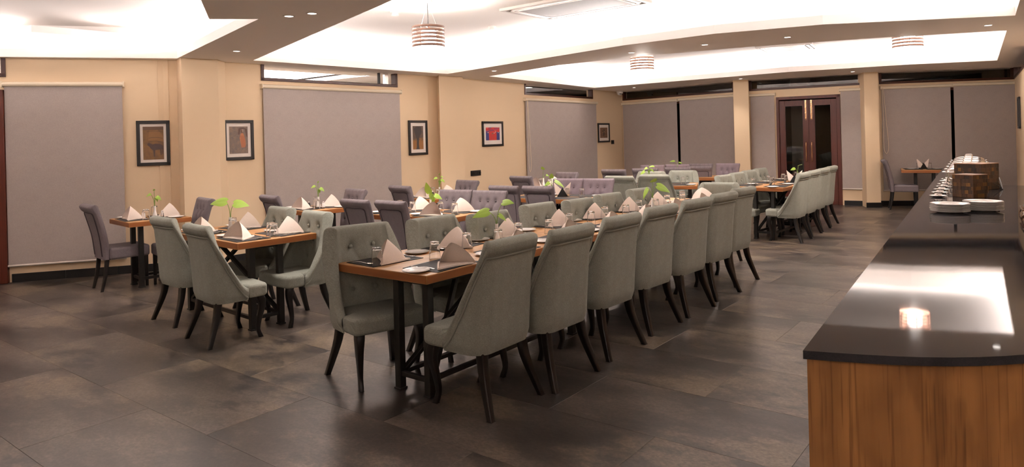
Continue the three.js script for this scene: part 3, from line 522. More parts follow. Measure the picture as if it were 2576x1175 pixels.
  const st = loftPolygon(sh, 0.112 - 0.06, 0.03, 4); st.rotateX(Math.PI / 2); st.translate(0, 0.468 - 0.03, 0); { const p = st.attributes.position, uv = st.attributes.uv; for (let i = 0; i < p.count; i++) uv.setXY(i, p.getX(i) + 0.3 * p.getY(i), p.getZ(i) + p.getY(i)); }
  part(o, 'seat', st, M.greenFab);
  for (const [x, y] of GREEN_BUTTONS) { const q = P(Math.sign(x) * Math.abs(x), -0.078 + 0.014, y), b = new THREE.SphereGeometry(0.0155, 14, 8); b.scale(1, 1, 0.6); b.translate(q[0], q[1], q[2]); part(o, 'button', b, M.greenFab); }
  for (const k of [-1, 1]) {
    part(o, 'leg', sweptLeg([[k * 0.205, 0.375, 0.165, 0.03, 0.032], [k * 0.215, 0.33, 0.185, 0.029, 0.033], [k * 0.218, 0.26, 0.188, 0.024, 0.027], [k * 0.208, 0.16, 0.168, 0.019, 0.02], [k * 0.202, 0.07, 0.158, 0.015, 0.016], [k * 0.206, 0.02, 0.172, 0.015, 0.019], [k * 0.208, 0, 0.178, 0.014, 0.019]]), M.leg);
    part(o, 'leg', sweptLeg([[k * 0.187, 0.38, -0.17, 0.03, 0.03], [k * 0.198, 0.25, -0.19, 0.027, 0.027], [k * 0.226, 0.1, -0.238, 0.022, 0.022], [k * 0.246, 0, -0.275, 0.019, 0.019]]), M.leg);
  }
  return o;
}
function slabChair(fab, name) {              // straight dining chair with a rolled top and a flared buttoned back
  const tuft = tufting(PURPLE_BUTTONS, [[0, 3], [1, 3], [1, 4], [2, 4], [3, 5], [3, 6], [4, 6], [4, 7]]);
  const o = new THREE.Group(); o.name = numbered(name); o.userData.base = name;
  const NX = 40, NU = NX * 2 + 16, NV = 34;
  const sec = (u, y) => {                     // closed section: front run, end, rear run, end
    const t = Math.max(0, (y - 0.36) / 0.6), w = 0.187 + 0.045 * Math.pow(t, 1.3), zc = -0.17 - 0.125 * Math.pow(t, 1.7), d = 0.96 - y, th = 0.038, roll = 0.026 * Math.sqrt(Math.max(0, 1 - ((d - 0.04) / 0.05) ** 2));
    const i = Math.round(u * NU); let x, z;
    if (i <= NX) { x = -w + 2 * w * i / NX; const e = Math.pow(Math.max(0, 1 - (x / w) ** 8), 0.5); z = zc + th * (0.45 + 0.55 * e) - tuft(x, y) * (1 - sstep(0.15, 0.18, Math.abs(x))); }
    else if (i <= NX + 8) { const a = (i - NX) / 8 * Math.PI; x = w + 0.004 * Math.sin(a); z = zc + th * 0.45 * Math.cos(a) - roll * 0.5 * (1 - Math.cos(a)) / 2; }
    else if (i <= 2 * NX + 8) { x = w - 2 * w * (i - NX - 8) / NX; const e = Math.pow(Math.max(0, 1 - (x / w) ** 8), 0.5); z = zc - th * (0.45 + 0.55 * e) - roll * (0.5 + 0.5 * e); }
    else { const a = (i - 2 * NX - 8) / 8 * Math.PI; x = -w - 0.004 * Math.sin(a); z = zc - th * 0.45 * Math.cos(a) - roll * 0.5 * (1 + Math.cos(a)) / 2; }
    return [x, z, zc];
  };
  const back = grid(NU, NV, (u, v) => {
    const j = Math.round(v * NV); let y, k = 1, lift = 0;
    if (j <= NV - 6) y = 0.35 + (0.925 - 0.35) * j / (NV - 6); else { const a = (j - (NV - 6)) / 6 * Math.PI / 2; y = 0.925; lift = 0.035 * Math.sin(a); k = Math.cos(a); }
    const [x, z, zc] = sec(u, y), c = zc - 0.008; return [x * (0.985 + 0.015 * k), y + lift, c + (z - c) * Math.max(0.001, k), u * 1.1, y];
  }, true);
  const base = box(0.365, 0.02, 0.07, 0, 0.352, -0.168, 0.008);
  part(o, 'backrest', merge([back, base]), fab);
  const rear = (x, y) => { const t = Math.max(0, (y - 0.36) / 0.6); return [x, y, -0.17 - 0.125 * Math.pow(t, 1.7) - 0.040]; };
  part(o, 'back_seam', tube([rear(-0.14, 0.38), rear(-0.15, 0.6), rear(-0.165, 0.8), rear(-0.165, 0.845), rear(-0.14, 0.862), rear(0, 0.862), rear(0.14, 0.862), rear(0.165, 0.845), rear(0.165, 0.8), rear(0.15, 0.6), rear(0.14, 0.38)], 0.0045, 80, 6), M.purplePipe);
  const st = new RoundedBoxGeometry(0.425, 0.125, 0.41, 4, 0.026); st.translate(0, 0.4075, 0.055); { const p = st.attributes.position, uv = st.attributes.uv; for (let i = 0; i < p.count; i++) { const cx = p.getX(i), cz = p.getZ(i) - 0.055; if (p.getY(i) > 0.44) p.setY(i, p.getY(i) + 0.012 * (1 - (cx / 0.23) ** 2) * (1 - (cz / 0.21) ** 2)); uv.setXY(i, cx + 0.3 * p.getY(i), cz + p.getY(i)); } }
  part(o, 'seat', st, fab);
  for (const [x, y] of PURPLE_BUTTONS) { const t = (y - 0.36) / 0.6, b = new THREE.SphereGeometry(0.012, 14, 8); b.scale(1, 1, 0.6); b.translate(x, y, -0.17 - 0.125 * Math.pow(t, 1.7) + 0.038 - 0.017); part(o, 'button', b, fab); }
  for (const k of [-1, 1]) {
    part(o, 'leg', sweptLeg([[k * 0.172, 0.36, 0.225, 0.023, 0.023], [k * 0.174, 0.18, 0.228, 0.019, 0.019], [k * 0.176, 0, 0.23, 0.014, 0.014]]), M.leg);
    part(o, 'leg', sweptLeg([[k * 0.155, 0.36, -0.165, 0.022, 0.022], [k * 0.158, 0.18, -0.185, 0.019, 0.019], [k * 0.163, 0, -0.225, 0.014, 0.014]]), M.leg);
  }
  return o;
}
const protos = { green: tubChair(), purple: slabChair(M.purpleFab, 'dining_chair'), mauve: slabChair(M.mauveFab, 'dining_chair') }, placed = {};
// (x, d): plan point under the middle of the back's top edge; yaw: facing, degrees from straight away towards X
function chair(kind, x, d, yaw, label, group, scale = 1) {
  const a = yaw * Math.PI / 180, f = [Math.sin(a), Math.cos(a)], src = protos[kind], off = 0.3 * scale;
  let o;
  if (!placed[kind]) { o = placed[kind] = src; o.userData.label = label; o.userData.category = 'chair'; o.userData.group = group; scene.add(o); } else o = copyOf(src, label, group);
  o.userData.category = 'chair'; o.scale.setScalar(scale);
  return place(o, x + f[0] * off, d + f[1] * off, 0, f[0], f[1]);
}
const GG = 'grey-green tufted tub chairs', PG = 'charcoal purple dining chairs', MG = 'mauve dining chairs';
// long table, counter side and wall side
[[0.01, 4.05, -53], [0.40, 4.45, -51], [0.815, 5.02, -50], [1.225, 5.60, -49], [1.645, 6.10, -48], [2.05, 6.64, -47], [2.42, 7.2, -46]].forEach(([x, d, y], i) => chair('green', x, d, y, `grey-green tub chair seen from behind, ${ORD[i]} from the long table's near end`, GG, 1.0));
[[-1.115, 4.90, 143, 1.0], [-0.66, 5.40, 135, 0.985], [-0.24, 5.78, 134, 0.97], [0.19, 6.46, 134, 0.965], [0.60, 6.86, 134, 0.96], [0.97, 7.40, 134, 0.96], [1.41, 8.03, 134, 0.955]].forEach(([x, d, y, s], i) => chair('green', x, d, y, `grey-green tufted tub chair facing the counter, ${ORD[i]} from the long table's near end`, GG, s));
chair('green', 2.56, 8.62, 208, 'grey-green tub chair at the head, far end, of the long table', GG, 0.955);
// four-seat table by the first pillar
chair('green', -3.16, 6.18, 42, 'grey-green tub chair seen from behind at the four-seat table, further from us', GG, 0.95);
chair('green', -2.56, 5.52, 45, 'grey-green tub chair in side view with sloping piped wing, at the four-seat pillar table', GG, 0.95);
chair('green', -2.27, 6.92, 222, 'grey-green tufted tub chair facing us at the four-seat pillar table, further from us', GG, 0.95);
chair('green', -1.78, 6.42, 222, 'grey-green tufted tub chair facing us at the four-seat pillar table, beside the long table', GG, 0.95);
// eight-seat table
[[4.16, 9.85], [4.53, 10.36], [4.90, 10.87], [5.27, 11.39]].forEach(([x, d], i) => chair('green', x, d, -52, `grey-green tub chair, ${ORD[i]} from us on the aisle side of the eight-seat table`, GG, 0.975));
[[3.1, 10.4], [3.48, 10.95], [3.86, 11.5], [4.24, 12.05]].forEach(([x, d], i) => chair('green', x, d, 134, `grey-green tufted tub chair, ${ORD[i]} from us on the inner side of the eight-seat table`, GG, 0.935));
// four-seat table near the far corner
[[1.58, 10.45, 28], [2.14, 10.6, 28]].forEach(([x, d, y], i) => chair('green', x, d, y, `grey-green tub chair seen from behind at the far green table, ${ORD[i]} from the picture wall`, GG, 0.955));
[[2.33, 11.66, 205], [2.87, 11.7, 208]].forEach(([x, d, y], i) => chair('green', x, d, y, `grey-green tufted tub chair facing us at the far green table, ${ORD[i]} from the picture wall`, GG, 0.95));
// purple chairs of the two-seat tables along the wall
const P2 = [
  [-4.70, 7.68, 45, 'charcoal purple chair in side view before the first blind, beside the small wall table'], [-3.62, 8.2, 228, 'charcoal purple buttoned chair against the first pillar at the small wall table'],
  [-2.93, 8.34, 47, 'charcoal purple chair seen from behind, between the sari picture and the wide blind'], [-2.04, 9.06, 226, 'charcoal purple buttoned chair facing us before the wide blind'],
  [-1.55, 9.47, 45, 'charcoal purple chair seen from behind at the edge of the wide blind'], [-0.67, 10.33, 224, 'charcoal purple buttoned chair facing us by the second pillar, below the switch plate'],
  [0.12, 11.02, 43, 'charcoal purple chair seen from behind beside the blind with the pull chain'], [0.93, 11.85, 222, 'charcoal purple buttoned chair facing us before the blind with the pull chain'],
];
P2.forEach(([x, d, y, l]) => chair('purple', x, d, y, l, PG));
// purple four-seat tables
chair('purple', -1.70, 7.42, 40, 'charcoal purple chair seen from behind, wall side of the all-charcoal four-seat table', PG);
chair('purple', -1.27, 7.14, 40, 'charcoal purple chair seen from behind, behind the first tufted chair of the long row', PG);
chair('purple', -0.69, 8.46, 208, 'charcoal purple buttoned chair facing us, with the big pale leaf at its side', PG);
chair('purple', -0.27, 8.19, 208, 'charcoal purple buttoned chair facing us, behind the second tufted chair of the long row', PG);
chair('purple', -0.13, 8.94, 36, 'charcoal purple chair seen from behind, wall side of the table with the mauve chairs', PG);
chair('purple', 0.30, 8.71, 36, 'charcoal purple chair seen from behind, near side of the table with the mauve chairs', PG);
chair('mauve', 0.80, 10.08, 206, 'mauve buttoned chair half hidden by a drooping green leaf', MG);
chair('mauve', 1.22, 9.90, 206, 'bright mauve buttoned chair beside the grey-green chair backs', MG);
// far corner
chair('purple', 1.79, 12.4, 30, 'charcoal purple chair seen from behind in the room corner, under the brown picture', PG);
chair('purple', 2.36, 12.45, 22, 'charcoal purple chair seen from behind against the corner blind, wall side', PG);
chair('purple', 2.96, 12.5, 22, 'charcoal purple chair seen from behind below the dark slit between blinds', PG);
chair('mauve', 2.75, 13.7, 200, 'mauve chair mostly hidden behind chair backs before the corner blind', MG);
chair('mauve', 3.24, 13.7, 200, 'mauve chair facing us right under the dark slit between blinds', MG);
chair('purple', 3.72, 13.75, 206, 'charcoal purple chair facing us, hidden behind the tall chair by the slit', PG);
chair('purple', 3.41, 12.75, 22, 'tall charcoal purple chair seen from behind beside the dark slit', PG);
chair('mauve', 4.195, 13.56, 214, 'mauve buttoned chair facing us before the pillar by the double doors', MG);
// two-seat table at the far end of the counter
chair('purple', 7.2, 13.5, 114, 'slate purple chair in side view beside the pillar, before the counter-end blind', PG, 1.0);
chair('purple', 8.58, 13.05, 298, 'slate purple chair mostly hidden by the counter, at the counter-end table', PG, 0.95);

// ---------- tables ----------
// (x, d): plan centre; u: unit plan vector along its length L, chairs sit along it; base: offset of the post frame across
function table(x, d, u, L, W, label, o2 = {}) {
  const o = thing('dining_table', label, 'table', 'wooden dining tables on black steel bases'), T = 0.055, top = 0.76, cx = o2.shift ?? 0;
  o.position.set(x, 0, -d); o.rotation.y = Math.atan2(u[1], u[0]);       // local x along u, local z towards (u1, -u0)
  const tg = new RoundedBoxGeometry(L, T, W, 2, 0.004), p = tg.attributes.position, uv = tg.attributes.uv;
  for (let i = 0; i < p.count; i++) uv.setXY(i, (p.getZ(i) + p.getY(i)) * 1.2 + o2.seed, p.getX(i) * 0.5);
  tg.translate(0, top - T / 2, 0); part(o, 'tabletop', tg, M.tableTop);
  part(o, 'edge_band', merge([metricBox(L - 0.006, T - 0.01, 0.004, 0, top - T / 2, W / 2), metricBox(L - 0.006, T - 0.01, 0.004, 0, top - T / 2, -W / 2), metricBox(0.004, T - 0.01, W - 0.006, L / 2, top - T / 2, 0), metricBox(0.004, T - 0.01, W - 0.006, -L / 2, top - T / 2, 0)].map((g) => { const q = g.attributes.uv; for (let i = 0; i < q.count; i++) q.setXY(i, q.getY(i), q.getX(i) * 0.5); return g; })), M.tableEdge);
  const a = o2.inset ? L / 2 - o2.inset : L / 2 - 0.12, b = o2.half ?? 0.13, h = top - T, s = 0.05;
  const za = cx - b, zb = cx + b;
  for (const X of [-a, a]) for (const Z of [za, zb]) { part(o, 'leg', merge([box(s, h, s, X, h / 2, Z, 0.004), box(s + 0.012, 0.012, s + 0.012, X, 0.006, Z, 0.003)]), M.blackMetal); }
  for (const X of [-a, a]) part(o, 'stretcher', bar([X, 0.1, za], [X, 0.1, zb], 0.03), M.blackMetal);
  for (const Z of [za, zb]) part(o, 'stretcher', bar([-a, 0.1, Z], [a, 0.1, Z], 0.03), M.blackMetal);
  part(o, 'top_frame', merge([box(2 * a, 0.02, 0.04, 0, h - 0.01, za), box(2 * a, 0.02, 0.04, 0, h - 0.01, zb), box(0.04, 0.02, 2 * b, -a, h - 0.01, cx), box(0.04, 0.02, 2 * b, a, h - 0.01, cx)]), M.blackMetal);
  if (o2.brace !== false) { const m = Math.min(a - 0.03, 0.3); for (const e of [-1, 1]) { part(o, 'brace', bar([e * (a - 0.03), 0.11, za], [e * (a - 2 * m + 0.03), h - 0.02, zb], 0.032), M.blackMetal); part(o, 'brace', bar([e * (a - 0.03), 0.11, zb], [e * (a - 2 * m + 0.03), h - 0.02, za], 0.032), M.blackMetal); } }
  return { o, pt(along, across) { return [x + u[0] * along + u[1] * across, d + u[1] * along - u[0] * across]; }, u, c: [u[1], -u[0]], L, W };
}
const along = (o, t, r = ROWD) => [o[0] + r[0] * t, o[1] + r[1] * t];
const LT0 = [-0.875, 4.44];                                   // near end of the long table, middle of its width
const LW = 0.86;
const longTables = [0, 1, 2].map((i) => { const L = 1.74, c = along(LT0, L * (i + 0.5) + 0.002 * i); return table(c[0], c[1], ROWD, L - 0.002, LW, ['wooden table at the near end of the long row, its bare corner towards us', 'wooden table in the middle of the long row, mostly hidden by chairs', 'wooden table at the far end of the long row, with a chair at its head'][i], { shift: i ? 0 : 0.235, inset: i ? 0.12 : 0.07, seed: 0.13 * i }); });
const e2 = [-0.743, 0.669], e1 = [0.669, 0.743];
const T2 = table(-2.286 + e1[0] * 0.37 + e2[0] * 0.67, 5.741 + e1[1] * 0.37 + e2[1] * 0.67, e2, 1.34, 0.74, 'four-seat wooden table with grey-green chairs near the first pillar', { shift: -0.09, inset: 0.07, seed: 0.4 });
const mid = (a, b) => [(a[0] + b[0]) / 2, (a[1] + b[1]) / 2], unit = (a, b) => { const l = Math.hypot(b[0] - a[0], b[1] - a[1]); return [(b[0] - a[0]) / l, (b[1] - a[1]) / l]; }, perp = (v) => [v[1], -v[0]];
const small = (x, d, f, label, s) => table(x, d, perp(f), 0.68, 0.66, label, { half: 0.15, inset: 0.21, brace: false, seed: s });
const F45 = [0.7, 0.714];
const T1 = small(-4.185, 8.01, F45, 'small two-seat wooden table under the bull picture', 0.7);
const T4a = small(-2.47, 8.72, F45, 'small two-seat wooden table before the wide blind', 0.9);
const T4c = small(-1.11, 9.92, F45, 'small two-seat wooden table before the second pillar', 0.22);
const T4e = small(0.52, 11.44, F45, 'small two-seat wooden table before the blind with the pull chain', 0.33);
const T4b = table(-0.98, 7.80, [0.84, -0.54], 1.22, 0.74, 'four-seat wooden table between purple chairs, behind the near half of the long table', { seed: 0.51 });
const T4d = table(0.56, 9.42, [0.84, -0.54], 1.22, 0.74, 'four-seat wooden table between charcoal and mauve chairs', { seed: 0.61 });
const T5 = table(2.26, 11.22, [0.96, -0.28], 1.38, 0.74, 'four-seat wooden table between grey-green chairs near the far corner', { seed: 0.71 });
const TF = table(3.0, 13.1, [0.93, -0.37], 1.9, 0.7, 'wooden table in the far corner, hidden among purple chairs', { seed: 0.81 });
const R6 = [0.66, 0.751];
const T6s = [0, 1].map((i) => { const c = [3.81 + 0.4 * -0.751 + R6[0] * (0.6 + 1.2 * i), 9.85 + 0.4 * 0.66 + R6[1] * (0.6 + 1.2 * i)]; return table(c[0], c[1], R6, 1.198, 0.8, ['nearer wooden table of the eight-seat pair before the double doors', 'farther wooden table of the eight-seat pair before the double doors'][i], { seed: 0.17 + i * 0.2, shift: i ? 0 : 0.1, inset: 0.09 }); });
const T7 = table(7.9, 13.36, [0.88, -0.475], 0.78, 0.7, 'small two-seat wooden table past the far end of the counter', { half: 0.12, inset: 0.24, brace: false, seed: 0.27 });

// ---------- tableware, one of each kind ----------
const TOP = 0.7605;
function proto(name, build) { const g = new THREE.Group(); g.name = name; g.userData.base = name; g.userData.category = ''; build(g); return g; }
const ware = {
  placemat: proto('placemat', (g) => { part(g, 'mat', box(0.42, 0.003, 0.30, 0, 0.0015, 0, 0.001), M.placemat); part(g, 'hem', merge([box(0.42, 0.004, 0.006, 0, 0.002, 0.147), box(0.42, 0.004, 0.006, 0, 0.002, -0.147), box(0.006, 0.004, 0.30, 0.207, 0.002, 0), box(0.006, 0.004, 0.30, -0.207, 0.002, 0)]), M.black); }),
  napkin: proto('napkin', (g) => {
    const H = 0.142, W = 0.15, shell = (k, dy) => grid(28, 14, (u, v) => {
      const a = u * 2 - 1, b = v, ab = Math.abs(a), w = W * (1 - 0.93 * b) * k, h = H * Math.pow(1 - b, 0.8) * k, e = Math.pow(ab, 1.28 - 0.16 * b);
      const x = w * Math.sign(a) * (0.55 * ab + 0.45 * Math.sin(ab * Math.PI / 2)), y = Math.max(0, h * (1 - e)) * (1 + 0.05 * Math.sin(ab * Math.PI)) + dy, z = 0.075 - 0.19 * b * (1 - 0.12 * (1 - e)) - 0.045 * (1 - e) * (1 - b) + 0.02 * ab;
      return [x, y, z * k, x * 1.5, z + y];
    });
    part(g, 'cloth', merge([shell(1, 0.008), shell(0.965, 0.007)]), M.napkin);
    const fold = (k, y) => { const sh = new THREE.Shape(); sh.moveTo(-W * k, 0.085 * k); sh.quadraticCurveTo(0, 0.055 * k, W * k, 0.085 * k); sh.quadraticCurveTo(0.06 * k, -0.05 * k, 0, -0.118 * k); sh.quadraticCurveTo(-0.06 * k, -0.05 * k, -W * k, 0.085 * k); const f = loftPolygon(sh, 0.0035, 0.0015, 1); f.rotateX(Math.PI / 2); f.scale(1, 1, 1); f.translate(0, y, 0); return f; };
    part(g, 'fold', merge([fold(1.03, 0.0062), fold(1.0, 0.0115)]), M.napkin);
  }),
  side_plate: proto('side_plate', (g) => { part(g, 'plate', lathe([[0, 0.004], [0.045, 0.004], [0.05, 0.0055], [0.062, 0.009], [0.084, 0.0155], [0.0865, 0.0155], [0.0865, 0.0135], [0.064, 0.006], [0.05, 0.002], [0.048, 0], [0.044, 0], [0.042, 0.0025], [0, 0.0025]], 48), M.china); }),
  drinking_glass: proto('drinking_glass', (g) => {   // upside-down tumbler
    const pr = [[0.0385, 0], [0.0395, 0.002], [0.038, 0.03], [0.0335, 0.088], [0.032, 0.118], [0.030, 0.1205], [0.022, 0.1195], [0, 0.119], [0, 0.108], [0.026, 0.1075], [0.0295, 0.103], [0.0315, 0.088], [0.036, 0.03], [0.0372, 0.001], [0.0385, 0]];
    part(g, 'tumbler', lathe(pr, 36), M.glass);
  }),
  fork: proto('fork', (g) => {
    part(g, 'handle', grid(8, 24, (u, v) => { const a = u * Math.PI * 2, z = 0.09 - 0.135 * v, w = 0.0075 - 0.005 * sstep(0.0, 0.7, v) + 0.001, y = 0.006 + 0.007 * Math.sin(v * Math.PI); return [w * Math.cos(a), y + 0.0016 * Math.sin(a), z]; }, true), M.cutlery);
    part(g, 'head', merge([grid(8, 8, (u, v) => { const a = u * Math.PI * 2, w = 0.003 + 0.009 * Math.sin(Math.min(1, v * 1.15) * Math.PI / 2); return [w * Math.cos(a), 0.006 + 0.002 * Math.sin(v * 3) + 0.0012 * Math.sin(a), -0.045 - 0.03 * v]; }, true), ...[-1.5, -0.5, 0.5, 1.5].map((k) => tube([[k * 0.0055, 0.0064, -0.072], [k * 0.0062, 0.006, -0.09], [k * 0.0058, 0.0095, -0.108]], 0.0015, 6, 5))]), M.cutlery);
  }),
  spoon: proto('spoon', (g) => {
    part(g, 'handle', grid(8, 24, (u, v) => { const a = u * Math.PI * 2, z = 0.09 - 0.14 * v, w = 0.008 - 0.0055 * sstep(0, 0.7, v), y = 0.005 + 0.008 * Math.sin(v * Math.PI); return [w * Math.cos(a), y + 0.0016 * Math.sin(a), z]; }, true), M.cutlery);
    part(g, 'bowl', grid(20, 8, (u, v) => { const a = u * Math.PI * 2, r = v; return [0.0195 * r * Math.cos(a), 0.002 + 0.0075 * r * r, -0.072 + 0.028 * r * Math.sin(a)]; }, true), M.cutlery);
  }),
};
const firstUse = {};
function put(kind, x, d, fx, fd, label, cat, group, y = TOP) {
  const src = ware[kind]; let o;
  if (!firstUse[kind]) { firstUse[kind] = true; o = src; o.name = numbered(kind); scene.add(o); o.userData = { base: kind, label, category: cat, group }; } else { o = copyOf(src, label, group); o.userData.category = cat; }
  return place(o, x, d, y, fx, fd);
}
// a place setting: (x, d) middle of the placemat, f the way the guest looks
function setting(x, d, f, where, o = {}) {
  const r = [f[1], -f[0]], at = (s, t) => [x + r[0] * s + f[0] * t, d + r[1] * s + f[1] * t], j = (k) => rr(-k, k), sh = o.shrink ?? 1;
  const go = (kind, s, t, yaw, label, cat, group, y) => { const p = at(s * sh, t * sh), a = yaw + j(0.12), c = Math.cos(a), q = Math.sin(a); const m = put(kind, p[0], p[1], -f[0] * c + r[0] * q, -f[1] * c + r[1] * q, `${label} ${where}`, cat, group, y); return m; };
  go('placemat', 0, 0, 0, 'dark woven placemat', 'placemat', 'dark woven placemats').rotation.y += 0; 
  if (o.napkin !== false) go('napkin', o.ns ?? 0.0, o.nt ?? -0.01, (o.nyaw ?? 0), 'pale pink folded napkin', 'napkin', 'folded cloth napkins', TOP + 0.003);
  if (o.plate !== false) go('side_plate', o.ps ?? -0.285, o.pt ?? -0.02, 0, 'small white side plate', 'plate', 'white side plates');
  go('drinking_glass', o.gs ?? 0.17, o.gt ?? 0.16, 0, 'upturned clear glass', 'glass', 'upturned drinking glasses');
  if (o.cutlery !== false) { go('fork', -0.17, 0.0, 0, 'steel fork', 'fork', 'steel forks', TOP + 0.004); go('spoon', 0.185, -0.02, 0, 'steel spoon', 'spoon', 'steel spoons', TOP + 0.004); }
}
const FR = [-ROWC[0], -ROWC[1]];                              // counter-side guests look towards the wall
const LTP = (a, c) => [LT0[0] + ROWD[0] * a + ROWC[0] * c, LT0[1] + ROWD[1] * a + ROWC[1] * c];
[0.31, 1.0, 1.68, 2.36, 3.02, 3.68, 4.36].forEach((a, i) => { const p = LTP(a, 0.265); setting(p[0], p[1], FR, `at the ${ORD[i]} counter-side place from the long table's near end`, { nyaw: i === 0 ? -0.25 : 0.0, nt: -0.06, ps: -0.255, gs: 0.14, gt: 0.2 }); });
[0.24, 0.93, 1.56, 2.32, 2.95, 3.66, 4.34].forEach((a, i) => { const p = LTP(a, -0.2); setting(p[0], p[1], ROWC, `at the ${ORD[i]} wall-side place from the long table's near end`, { nyaw: i === 0 ? 0.85 : 0.1, nt: 0.07, ps: -0.32, gs: i === 0 ? 0.16 : 0.04, gt: i === 0 ? 0.1 : 0.17 }); });
{ const p = LTP(5.0, 0.08); setting(p[0], p[1], [-ROWD[0], -ROWD[1]], 'at the head, far end, of the long table', { cutlery: false }); }
const t2p = (a, c) => [-2.286 + e1[0] * a + e2[0] * c, 5.741 + e1[1] * a + e2[1] * c];
[[0.18, 0.26, e1, 'at the four-seat pillar table, before the side-view tub chair', { ps: 0.27 * -1, gs: 0.16, gt: 0.2 }], [0.18, 0.98, e1, 'at the four-seat pillar table, before the wall-side tub chair', { gs: 0.16, gt: 0.18 }], [0.56, 0.27, [-e1[0], -e1[1]], 'at the four-seat pillar table, on the corner by the long table', { gs: -0.08, gt: 0.16, ps: 0.2, ns: -0.03 }], [0.56, 0.99, [-e1[0], -e1[1]], 'at the four-seat pillar table, before the further tufted chair', { gs: -0.1, gt: 0.16, ps: 0.24 }]].forEach(([a, c, f, w, o]) => { const p = t2p(a, c); setting(p[0], p[1], f, w, o); });
function pairSettings(T, f, where, o = {}) { for (const k of [-1, 1]) { const x = T.o.position.x - f[0] * k * 0.17, d = -T.o.position.z - f[1] * k * 0.17; setting(x, d, [f[0] * k, f[1] * k], `${k > 0 ? 'at the nearer seat' : 'at the further seat'} of ${where}`, { cutlery: false, gs: 0.2, gt: 0.06, ps: -0.26, ...o }); } }
pairSettings(T1, F45, 'the bull picture table', { cutlery: true });
pairSettings(T4a, F45, 'the small table before the wide blind');
pairSettings(T4c, F45, 'the small table before the second pillar');
pairSettings(T4e, F45, 'the small table by the pull-chain blind');
function quadSettings(T, f, where, gap, o = {}) { for (const k of [-1, 1]) for (const m of [-1, 1]) { const p = T.pt(m * gap, 0), x = p[0] - f[0] * k * 0.2, d = p[1] - f[1] * k * 0.2; setting(x, d, [f[0] * k, f[1] * k], `at the ${k > 0 ? 'near' : 'far'} ${m > 0 ? 'counter-side' : 'wall-side'} seat of ${where}`, { cutlery: false, gs: 0.13, gt: 0.16, ps: -0.24, ...o }); } }
quadSettings(T4b, [0.54, 0.84], 'the all-charcoal four-seat table', 0.3);
quadSettings(T4d, [0.54, 0.84], 'the mauve-chair table', 0.3, { napkin: false });
quadSettings(T5, [0.28, 0.96], 'the far green table', 0.34, { napkin: false, ps: 0.26 });
{ let i = 0; for (const T of T6s) for (const m of [-1, 1]) { const n = ORD[i++]; for (const k of [-1, 1]) { const c = T.c, p = T.pt(m * 0.3, k * 0.22); setting(p[0], p[1], [-c[0] * k, -c[1] * k], `at the ${n} ${k > 0 ? 'counter-side' : 'inner'} place of the eight-seat table`, { cutlery: false, napkin: false, ps: -0.24 + (k < 0 ? 0.04 : 0), gs: 0.15, gt: 0.14 }); } } }
for (const k of [-1, 1]) { const x = 7.9 + k * 0.17, d = 13.36 - k * 0.09; setting(x, d, [-k * 0.88, k * 0.475], `on the ${k < 0 ? 'pillar' : 'counter'} side of the small table past the counter`, { cutlery: false, napkin: false, gs: k * 0.1, gt: 0.1, ps: 0 }); }

// ---------- centrepieces ----------
function leafGeo(L, W, droop) {              // heart-shaped leaf from its stalk end at the origin, pointing along +z
  return grid(12, 14, (u, v) => { const a = u * 2 - 1, w = W * Math.pow(Math.sin(Math.PI * Math.pow(v * 0.97 + 0.03, 0.62)), 0.9), x = a * w, z = L * (v - 0.10 * a * a * (1 - v)); return [x, -droop * L * v * v + 0.16 * Math.abs(x) - 0.2 * x * x / W, z]; });
}
function vase(x, d, label, leaves, o = {}) {
  const g = thing('bud_vase', label, 'vase', 'bud vases with green leaves'), h = o.h ?? 0.13; g.position.set(x, TOP, -d);
  part(g, 'vase_body', lathe([[0, 0.001], [0.026, 0.001], [0.03, 0.006], [0.024, 0.03], [0.0135, 0.07], [0.0125, h - 0.01], [0.015, h], [0.0125, h - 0.002], [0.01, h - 0.012], [0.01, 0.06], [0, 0.05]], 28), M.china);
  for (const [az, lean, up, L, W, tilt, droop] of leaves) {
    const A = az * Math.PI / 180, tip = [Math.sin(A) * lean, h + up, Math.cos(A) * lean];
    part(g, 'stem', tube([[0, h - 0.05, 0], [tip[0] * 0.25, h + up * 0.5, tip[2] * 0.25], tip], 0.0028, 12, 6), M.stem);
    const lf = leafGeo(L * 0.78, W * 0.78, droop); lf.rotateZ(0.75 * Math.sin(A)); lf.rotateX(tilt * Math.PI / 180); lf.rotateY(A); lf.translate(...tip); part(g, 'leaf', lf, M.leaf);
  }
  return g;
}
const big2 = [[-75, 0.03, 0.15, 0.19, 0.075, -6, 0.35], [95, 0.035, 0.13, 0.17, 0.07, -2, 0.4]];
const sprig = [[-60, 0.035, 0.14, 0.07, 0.028, 10, 0.5], [70, 0.03, 0.11, 0.08, 0.03, 20, 0.6], [170, 0.02, 0.09, 0.07, 0.026, 30, 0.5], [20, 0.01, 0.18, 0.05, 0.016, -40, 0.2]];
{ const p = t2p(0.36, 0.86); vase(p[0], p[1], 'slim white vase with two broad green leaves on the four-seat pillar table', big2); }
{ const p = LTP(1.28, -0.06); vase(p[0], p[1], 'slim white vase with two bright leaves on the nearer half of the long table', [[-80, 0.06, 0.10, 0.17, 0.06, 4, 0.45], [60, 0.06, 0.17, 0.12, 0.05, -8, 0.3], [95, 0.02, 0.07, 0.1, 0.03, 25, 0.5]], { h: 0.14 }); }
{ const p = LTP(3.84, 0.02); vase(p[0], p[1], 'slim white vase with drooping pale leaves on the farther half of the long table', [[-110, 0.05, 0.1, 0.17, 0.05, 50, 0.4], [80, 0.05, 0.13, 0.2, 0.07, 15, 0.4], [10, 0.02, 0.17, 0.12, 0.05, -40, 0.2]]); }
vase(-4.16, 8.06, 'small vase with a curled green sprig on the table under the bull picture', sprig);
